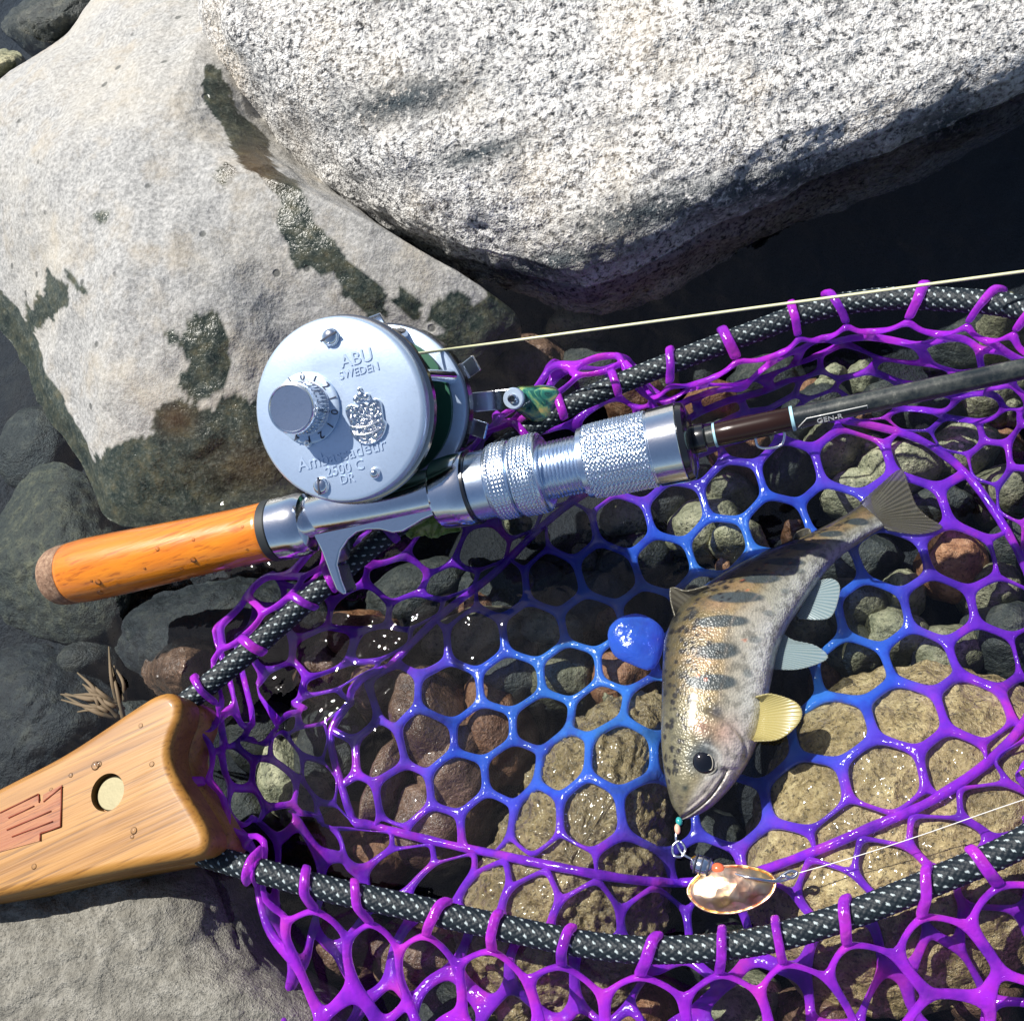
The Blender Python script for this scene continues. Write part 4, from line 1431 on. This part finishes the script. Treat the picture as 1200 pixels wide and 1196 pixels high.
for i in range(NS):
    for j in range(NA):
        FV[i, j] = fish_pt(i, 2 * PI * j / NA)
FVf = FV.reshape(-1, 3)
PX, PY = pix_np(FVf)
phi = np.tile(np.arange(NA) / NA * 2 * PI, NS)
side = np.where(np.sin(phi) >= -0.02, 1.0, 0.0)
Sv = np.repeat(sl, NA)
Vv = (1 - np.cos(phi)) / 2                            # 0 back, 1 belly
nzf = np.array([frac(Vector(v) * 240, .8, 3) for v in FVf])
nzb = np.array([noise.noise(Vector(v) * 90) for v in FVf])
# carve mouth, gill cover, nostril
def seg_dist(px, py, path):
    d = np.full(len(px), 1e9)
    for (x0, y0), (x1, y1) in zip(path[:-1], path[1:]):
        vx, vy = x1 - x0, y1 - y0
        t = np.clip(((px - x0) * vx + (py - y0) * vy) / (vx * vx + vy * vy), 0, 1)
        d = np.minimum(d, np.hypot(px - x0 - t * vx, py - y0 - t * vy))
    return d
mouth = [tuple(q) for q in spline([(796, 960), (812, 950), (830, 935), (843, 918), (852, 902)], 20)]
maxil = [tuple(q) for q in spline([(806, 946), (822, 932), (836, 915), (846, 903), (850, 900)], 20)]
gill = [tuple(q) for q in spline([(829, 832), (848, 842), (866, 858), (874, 874), (872, 890)], 20)]
gill2 = [tuple(q) for q in spline([(822, 850), (840, 858), (852, 872), (856, 890)], 20)]
dm, dx_, dg_, dg2 = (seg_dist(PX, PY, q) for q in (mouth, maxil, gill, gill2))
carve = -0.0011 * np.exp(-(dm / 2.0) ** 2) - 0.0004 * np.exp(-(dx_ / 2.0) ** 2) - 0.0007 * np.exp(-(dg_ / 2.2) ** 2) - 0.0003 * np.exp(-(dg2 / 2.0) ** 2)
inside_gill = in_poly(PX, PY, gill + [(872, 900), (835, 900), (810, 860)])
carve += 0.0004 * inside_gill * sstep(0, 6, dg_)
eye_px = (826, 893)
de = np.hypot(PX - eye_px[0], PY - eye_px[1])
carve += -0.0005 * np.exp(-(de / 15) ** 4)
FVf[:, 2] += carve * side + nzf * 0.00006
fb = obj('body', FVf, grid_faces(NS, NA, wrap_v=True) + [tuple(range(NA - 1, -1, -1)), tuple(range((NS - 1) * NA, NS * NA))], M['fish'], fish)
fix_normals(fb)
def mixc(a, b, t):
    t = np.clip(t, 0, 1)[:, None]
    return a * (1 - t) + np.asarray(b)[None, :] * t
C = np.tile(np.array([[0.055, 0.050, 0.032]]), (len(FVf), 1))
Vn = Vv + 0.05 * nzb
C = mixc(C, (0.125, 0.098, 0.042), sstep(.02, .22, Vn))
C = mixc(C, (0.24, 0.185, 0.095), sstep(.24, .46, Vn))
C = mixc(C, (0.36, 0.34, 0.28), sstep(.52, .72, Vn))
C = mixc(C, (0.62, 0.62, 0.57), sstep(.72, .92, Vn))
C = mixc(C, (0.06, 0.06, 0.045), .3 * sstep(.15, .55, nzf + .6 * nzb) * (1 - sstep(.3, .7, Vn)))
C = mixc(C, (0.42, 0.38, 0.28), .2 * sstep(.2, .6, -nzf + .5 * nzb) * sstep(.2, .6, Vn))
# warm flank blush between the marks
C = mixc(C, (0.42, 0.23, 0.13), 0.34 * np.exp(-((Vn - .38) / .17) ** 2) * (0.5 + 0.5 * np.cos((Sv - .33) * 2 * PI / .0763 + PI)) * sstep(.25, .35, Sv))
# parr marks
for k, s0 in enumerate(np.linspace(.32, .95, 9)):
    w = .021 + .003 * math.sin(k * 2.3)
    h = .24 - .05 * (k % 3 == 1)
    vcen = .50 + .03 * math.sin(k * 1.7)
    dd = ((Sv - s0 - 0.05 * (Vv - vcen)) / w) ** 2 + ((Vv - vcen) / h) ** 2
    C = mixc(C, (0.040, 0.058, 0.068), 0.92 * (1 - sstep(.60, 1.20, dd + .15 * nzf)))
for k, s0 in enumerate(np.linspace(.36, .86, 7)):
    dd = ((Sv - s0) / .010) ** 2 + ((Vn - .80 - .02 * (k % 2)) / .05) ** 2
    C = mixc(C, (0.10, 0.13, 0.14), 0.6 * (1 - sstep(.4, 1.5, dd)))
# head tint
hd_ = 1 - sstep(.20, .30, Sv)
C = mixc(C, (0.17, 0.16, 0.10), hd_ * .8 * (1 - sstep(.45, .75, Vn)))
C = mixc(C, (0.50, 0.44, 0.40), hd_ * .8 * sstep(.62, .8, Vn))
C = mixc(C, (0.50, 0.26, 0.20), .45 * np.exp(-(np.hypot(PX - 848, PY - 858) / 16) ** 2) + .5 * np.exp(-(np.hypot(PX - 822, PY - 852) / 9) ** 2))
C = mixc(C, (0.05, 0.06, 0.09), .75 * np.exp(-(np.hypot(PX - 840, PY - 833) / 8) ** 2) + .6 * np.exp(-(np.hypot(PX - 830, PY - 872) / 9) ** 2))
C = mixc(C, (0.03, 0.025, 0.03), .9 * np.exp(-(dm / 1.6) ** 2) + .45 * np.exp(-(dx_ / 1.3) ** 2))
C = mixc(C, (0.10, 0.09, 0.09), .45 * np.exp(-(dg_ / 1.6) ** 2))
C = mixc(C, (0.02, 0.03, 0.03), .9 * np.exp(-(np.hypot(PX - 803, PY - 923) / 4) ** 2))
C = mixc(C, (0.06, 0.085, 0.11), .75 * np.exp(-(np.hypot(PX - 823, PY - 888) / 19) ** 4))
C = mixc(C, (0.55, 0.56, 0.52), .45 * np.exp(-((de - 19) / 2.2) ** 2) * (PX > 826))
# lateral line
C = mixc(C, (0.20, 0.17, 0.14), .5 * np.exp(-((Vn - .60) / .010) ** 2) * sstep(.25, .3, Sv))
# black spots on the back, red dots on the flank
rs = random.Random(5)
for k in range(230):
    s0, v0 = rs.uniform(.06, .95), abs(rs.gauss(.20, .13))
    if s0 < .24 and v0 > .33: continue
    rsz = rs.uniform(.004, .0085)
    dd = ((Sv - s0) / rsz) ** 2 + ((Vv - v0) / (rsz * 3.4)) ** 2
    C = mixc(C, (0.012, 0.011, 0.012), .92 * (1 - sstep(.6, 1.3, dd)))
for k in range(12):
    s0, v0 = rs.uniform(.28, .85), rs.gauss(.47, .12)
    dd = ((Sv - s0) / .005) ** 2 + ((Vv - v0) / .016) ** 2
    C = mixc(C, (0.55, 0.13, 0.05), .55 * (1 - sstep(.5, 1.4, dd)))
color_attr(fb, 'skin', np.clip(C, 0, 1))
# eye
bt = BVHTree.FromPolygons([tuple(v) for v in FVf], [tuple(p.vertices) for p in fb.data.polygons])
h = bt.ray_cast(CAM, ray(*eye_px))
ez = (Vector((.12, -.25, 1))).normalized()
ec = h[0] - ez * .0006
kf = (P(836, 893, 0) - P(826, 893, 0)).length / 10
er = 14.5 * kf
ball = [(-.001, er * 1.02)] + [(.0017 * math.sin(t), er * math.cos(t)) for t in np.linspace(.0, PI / 2 * .99, 12)]
V, F = lathe(ball, ec, ez, (1, 0, 0), 48)
ey = fix_normals(obj('eye', V, F, M['eye'], fish))
V, F = [], []
ax1, ax2 = Vector((1, 0, 0)), ez.cross(Vector((1, 0, 0))).normalized()
ri = [ec + ez * (.0009) + ax1 * (er * 1.0 * math.cos(a)) + ax2 * (er * 1.0 * math.sin(a)) for a in np.linspace(0, 2 * PI, 40, endpoint=False)]
ri = [ec + ez * .0004 + ax1 * (er * 1.02 * math.cos(a)) + ax2 * (er * 1.02 * math.sin(a)) for a in np.linspace(0, 2 * PI, 40, endpoint=False)]
V, F = tube(ri, .00035, 8, closed=True)
obj('iris', V, F, M['iris'], ey)
cc = ec + ax1 * (er * .36) + ez * .00135
V, F = tube([cc + ax1 * (er * .26 * math.cos(a)) + ax2 * (er * .60 * math.sin(a)) - ez * (.0003 * abs(math.sin(a))) for a in np.linspace(0, 2 * PI, 28, endpoint=False)], .00016, 6, closed=True)
obj('pupil_rim', V, F, M['pupilrim'], ey)

def fin(name, base, tip, mat, zb, zt, nray=22, label=None, curl=0.0):
    """Fan between a base line and an outer edge, both given as pixel paths."""
    nb_, nt_ = nray * 4, 26
    B_ = spline([tuple(P(x, y, zb)) for x, y in base], nb_)
    T_ = spline([tuple(P(x, y, zt)) for x, y in tip], nb_)
    V, rv = [], []
    for i in range(nt_):
        t = i / (nt_ - 1)
        for j in range(nb_):
            p = B_[j] * (1 - t) + T_[j] * t
            w = math.sin(j / nb_ * nray * 2 * PI)
            fr_ = 1 + .012 * (t > .97) * math.sin(j * 2.7)
            p = B_[j] + (p - B_[j]) * fr_
            V.append((p[0], p[1], p[2] + .00006 * w * (0.4 + t) + curl * t * (1 - t) * 4 * math.sin(PI * j / nb_)))
            rv.append(.35 + .35 * w if t < .97 else .8)
    o = obj(name, V, grid_faces(nt_, nb_), M[mat], fish)
    fix_normals(o)
    color_attr(o, 'ray', np.clip(np.array(rv), 0, 1))
    md = o.modifiers.new('thick', 'SOLIDIFY')
    md.thickness = .0004
    md.offset = 0
    if label: o['label'] = label
    return o
fin('pectoral_fin', [(879, 866), (881, 846), (884, 818)], [(884, 868), (912, 866), (932, 852), (940, 836), (932, 822), (905, 813), (886, 816)], 'fin_y', -.001, .0045, 26, 'yellow pectoral fin spread sideways', .001)
fin('pelvic_fin', [(904, 783), (910, 762), (916, 745)], [(907, 784), (935, 784), (962, 776), (970, 768), (955, 756), (930, 750), (918, 742)], 'fin_w', -.007, -.007, 22, 'pale bluish pelvic fin')
fin('anal_fin', [(934, 722), (944, 702), (956, 684)], [(936, 724), (958, 726), (974, 722), (982, 704), (984, 686), (975, 678), (958, 680)], 'fin_w', -.013, -.012, 22, 'pale translucent anal fin')
fin('dorsal_fin', [(792, 722), (806, 705), (830, 688)], [(791, 722), (786, 705), (785, 690), (790, 688), (802, 692), (815, 690), (829, 686)], 'fin_d', -.004, -.001, 10)
fin('adipose_fin', [(930, 634), (940, 630), (950, 627)], [(929, 633), (932, 625), (940, 620), (948, 619), (951, 626)], 'fin_d', -.015, -.013, 4)
fin('tail_fin', [(1008, 590), (1022, 604), (1037, 619)], [(1008, 589), (1034, 566), (1056, 550), (1066, 572), (1074, 592), (1088, 606), (1104, 618), (1076, 626), (1040, 621)], 'fin_t', -.0205, -.0195, 30)

# ------------------------------------------------------------------ lure
lure = empty('spinner_lure', P(850, 1040, -.004))
tag(lure, 'hammered gold spinner lure with beads hooked below the fish snout', 'lure')
zl = .003
bl = spline([tuple(P(a, b, zl)) for a, b in ((806, 1046), (815, 1028), (838, 1016), (870, 1014), (898, 1021), (909, 1033), (902, 1050), (880, 1064), (850, 1070), (822, 1064))], 64, True)
cb = bl.mean(0)
V = []
NRg = 26
for i in range(NRg):
    s = 1 - i / (NRg - 1) * .985
    for j in range(64):
        q = cb + (bl[j] - cb) * s
        hm = noise.voronoi(Vector((q[0] * 330, q[1] * 330, .5)))[0][0]
        V.append((q[0], q[1], zl + .0026 * (1 - s ** 2) + .00045 * hm * (s < .93)))
F = grid_faces(NRg, 64, wrap_v=True) + [tuple(range((NRg - 1) * 64, NRg * 64))]
o = fix_normals(obj('blade', V, F, M['blade'], lure))
md = o.modifiers.new('thick', 'SOLIDIFY'); md.thickness = .0006
V, F = tube([tuple(q + np.array([0, 0, .0002])) for q in bl], .00028, 8, closed=True)
obj('blade_rim', V, F, M['blade'], o)
def sph(name, pxx, pyy, z, r, mat, parent, sx=1.0, dirn=(1, 0, 0)):
    prof = [(-r * sx * math.cos(t), max(.00005, r * math.sin(t))) for t in np.linspace(0.02, PI - .02, 14)]
    V, F = lathe(prof, P(pxx, pyy, z), Vector(dirn), (0, 0, 1), 24)
    return fix_normals(obj(name, V, F, M[mat], parent))
bd = (P(838, 1018, 0) - P(808, 1008, 0)).normalized()
ob = sph('weight', 823, 1014, .003, 11 * kf, 'chrome', lure, 1.3, bd)
for k in (-2, 0, 2):
    V, F = lathe([(k * .0009 - .0002, 11.1 * kf), (k * .0009 + .0002, 11.1 * kf)], P(823, 1014, .003), bd, (0, 0, 1), 24)
    obj('groove', V, F, M['ink'], ob)
sph('orange_bead', 842, 1018, .003, 7 * kf, 'bead', lure, 1.2, bd)
sph('gold_bead', 815, 1007, .003, 5 * kf, 'gold', lure, 1, bd)
sph('teal_bead', 796, 962, .001, 4 * kf, 'teal', lure, 1.3, (0.2, -1, 0))
sph('salmon_bead', 794, 971, .001, 3.6 * kf, 'pink', lure, 1.7, (0.05, -1, 0))
def wire(name, pts, r, mat, parent, n=40):
    V, F = tube([tuple(p) for p in spline([tuple(P(*q)) for q in pts], n)], r, 8)
    return obj(name, V, F, M[mat], parent)
wire('hook_shank', [(794, 968, .001), (792, 980, .001), (794, 990, .002), (800, 1000, .003), (812, 1007, .003)], .00035, 'chrome', lure)
wire('split_ring', [(794, 985, .002), (788, 992, .002), (790, 1002, .003), (799, 1003, .003), (803, 995, .003), (799, 987, .002), (794, 985, .002)], .00035, 'chrome', lure)
wire('wire_shaft', [(812, 1007, .003), (845, 1019, .003), (880, 1028, .0055), (912, 1032, .004), (930, 1026, .004)], .0004, 'chrome', lure)
wire('wire_loop', [(908, 1032, .004), (918, 1026, .005), (928, 1028, .005), (934, 1023, .005), (926, 1020, .005), (914, 1027, .005)], .0004, 'chrome', lure)
# leader from the lure
leader = wire('leader_line', [(930, 1024, .004), (1000, 1004, .006), (1080, 978, .008), (1160, 950, .008), (1260, 915, .010), (1420, 850, .014)], .00011, 'lineclear', None)
tag(leader, 'thin clear leader line running from the gold spinner blade', 'fishing line')

# main line from the spool
sp0 = plane_hit(470, 417, RC + NR * .002, NR)
ln = [sp0, P(560, 404.7, .034), P(720, 383, .036), P(900, 358.6, .038), P(1200, 318, .040), P(1500, 277.5, .042)]
V, F = tube([tuple(p) for p in spline(ln, 60)], .00042, 8)
o = obj('fishing_line', V, F, M['lineyel'])
tag(o, 'taut pale yellow fishing line running from the reel spool', 'fishing line')

# ------------------------------------------------------------------ small things
def leaf_shape():  # leaf form standing in for an unidentified green shape
    V = []
    pts = [(482, 632), (492, 618), (508, 611), (528, 614), (540, 622)]
    cen = spline([tuple(P(a, b, .002)) for a, b in pts], 24)
    for i, c in enumerate(cen):
        w = .0065 * math.sin(PI * (i + .6) / 24.6) ** .7
        t = cen[min(i + 1, 23)] - cen[max(i - 1, 0)]
        nrm = np.array([-t[1], t[0], 0]); nrm /= np.linalg.norm(nrm)
        for j in range(9):
            u = j / 4 - 1
            V.append(tuple(c + nrm * w * u + np.array([0, 0, .0022 * abs(u) + .0006 * math.sin(i * 1.5) * abs(u)])))
    o = fix_normals(obj('leaf_shape', V, grid_faces(24, 9), M['leaf_shape'], origin=tuple(P(510, 622, .002))))
    md = o.modifiers.new('thick', 'SOLIDIFY'); md.thickness = .0003
    tag(o, 'unidentified yellow green shape behind the reel seat trigger', 'leaf_shape')
leaf_shape()

deb = empty('dry_grass_tuft', P(120, 810, -.01))
tag(deb, 'brown dry grass tuft caught at the wooden net handle', 'grass tuft')
rs = random.Random(3)
for k in range(16):
    x1, y1 = 128 + rs.uniform(-10, 22), 828 + rs.uniform(-10, 16)
    a = math.radians(rs.uniform(95, 185))
    L = rs.uniform(35, 70)
    x0, y0 = x1 + L * math.cos(a), y1 - L * math.sin(a)
    pth = spline([tuple(P(x1, y1, -.004)), tuple(P((x0 + x1) / 2 + rs.uniform(-5, 5), (y0 + y1) / 2 + rs.uniform(-5, 5), .001)), tuple(P(x0, y0, -.003))], 14)
    V, F = tube([tuple(p) for p in pth], [.0009 * (1 - .7 * i / 13) for i in range(14)], 6)
    obj('grass_blade', V, F, M['straw'], deb)

# water drops standing on the wood
def drop(parent, c, n, r):
    n = Vector(n).normalized()
    prof = [(-.0002, r)] + [(r * .55 * math.sin(t), r * math.cos(t)) for t in np.linspace(.05, PI / 2 * .97, 7)]
    V, F = lathe(prof, c, n, (1, 0, 0) if abs(n.x) < .8 else (0, 1, 0), 18)
    fix_normals(obj('water_drop', V, F, M['drop'], parent))
rs = random.Random(9)
HANDLE = [o for o in bpy.data.objects if o.name == 'handle'][0]
for a, b, r in ((112, 897, .0013), (116, 895, .0009), (83, 908, .0007), (157, 973, .0010), (155, 980, .0006), (178, 895, .0008), (60, 925, .0006), (40, 1015, .0008), (165, 850, .0007)):
    drop(HANDLE, P(a, b, ZT), (0, 0, 1), r)
for k in range(34):
    x = rs.uniform(110, 305)
    ph = rs.uniform(-1.5, .35) if k > 8 else rs.uniform(-1.6, -1.1)
    rr = float(np.interp(x, [p[0] for p in gp], [p[1] for p in gp]))
    n = NR * math.cos(ph) + YR * math.sin(ph)
    drop(grip, ROD0 + D * along(x) + n * rr, n, rs.uniform(.0004, .0011))

for o in bpy.data.objects:
    if o.type == 'MESH' and o.parent is None and 'category' not in o and 'kind' not in o:
        print('untagged', o.name)
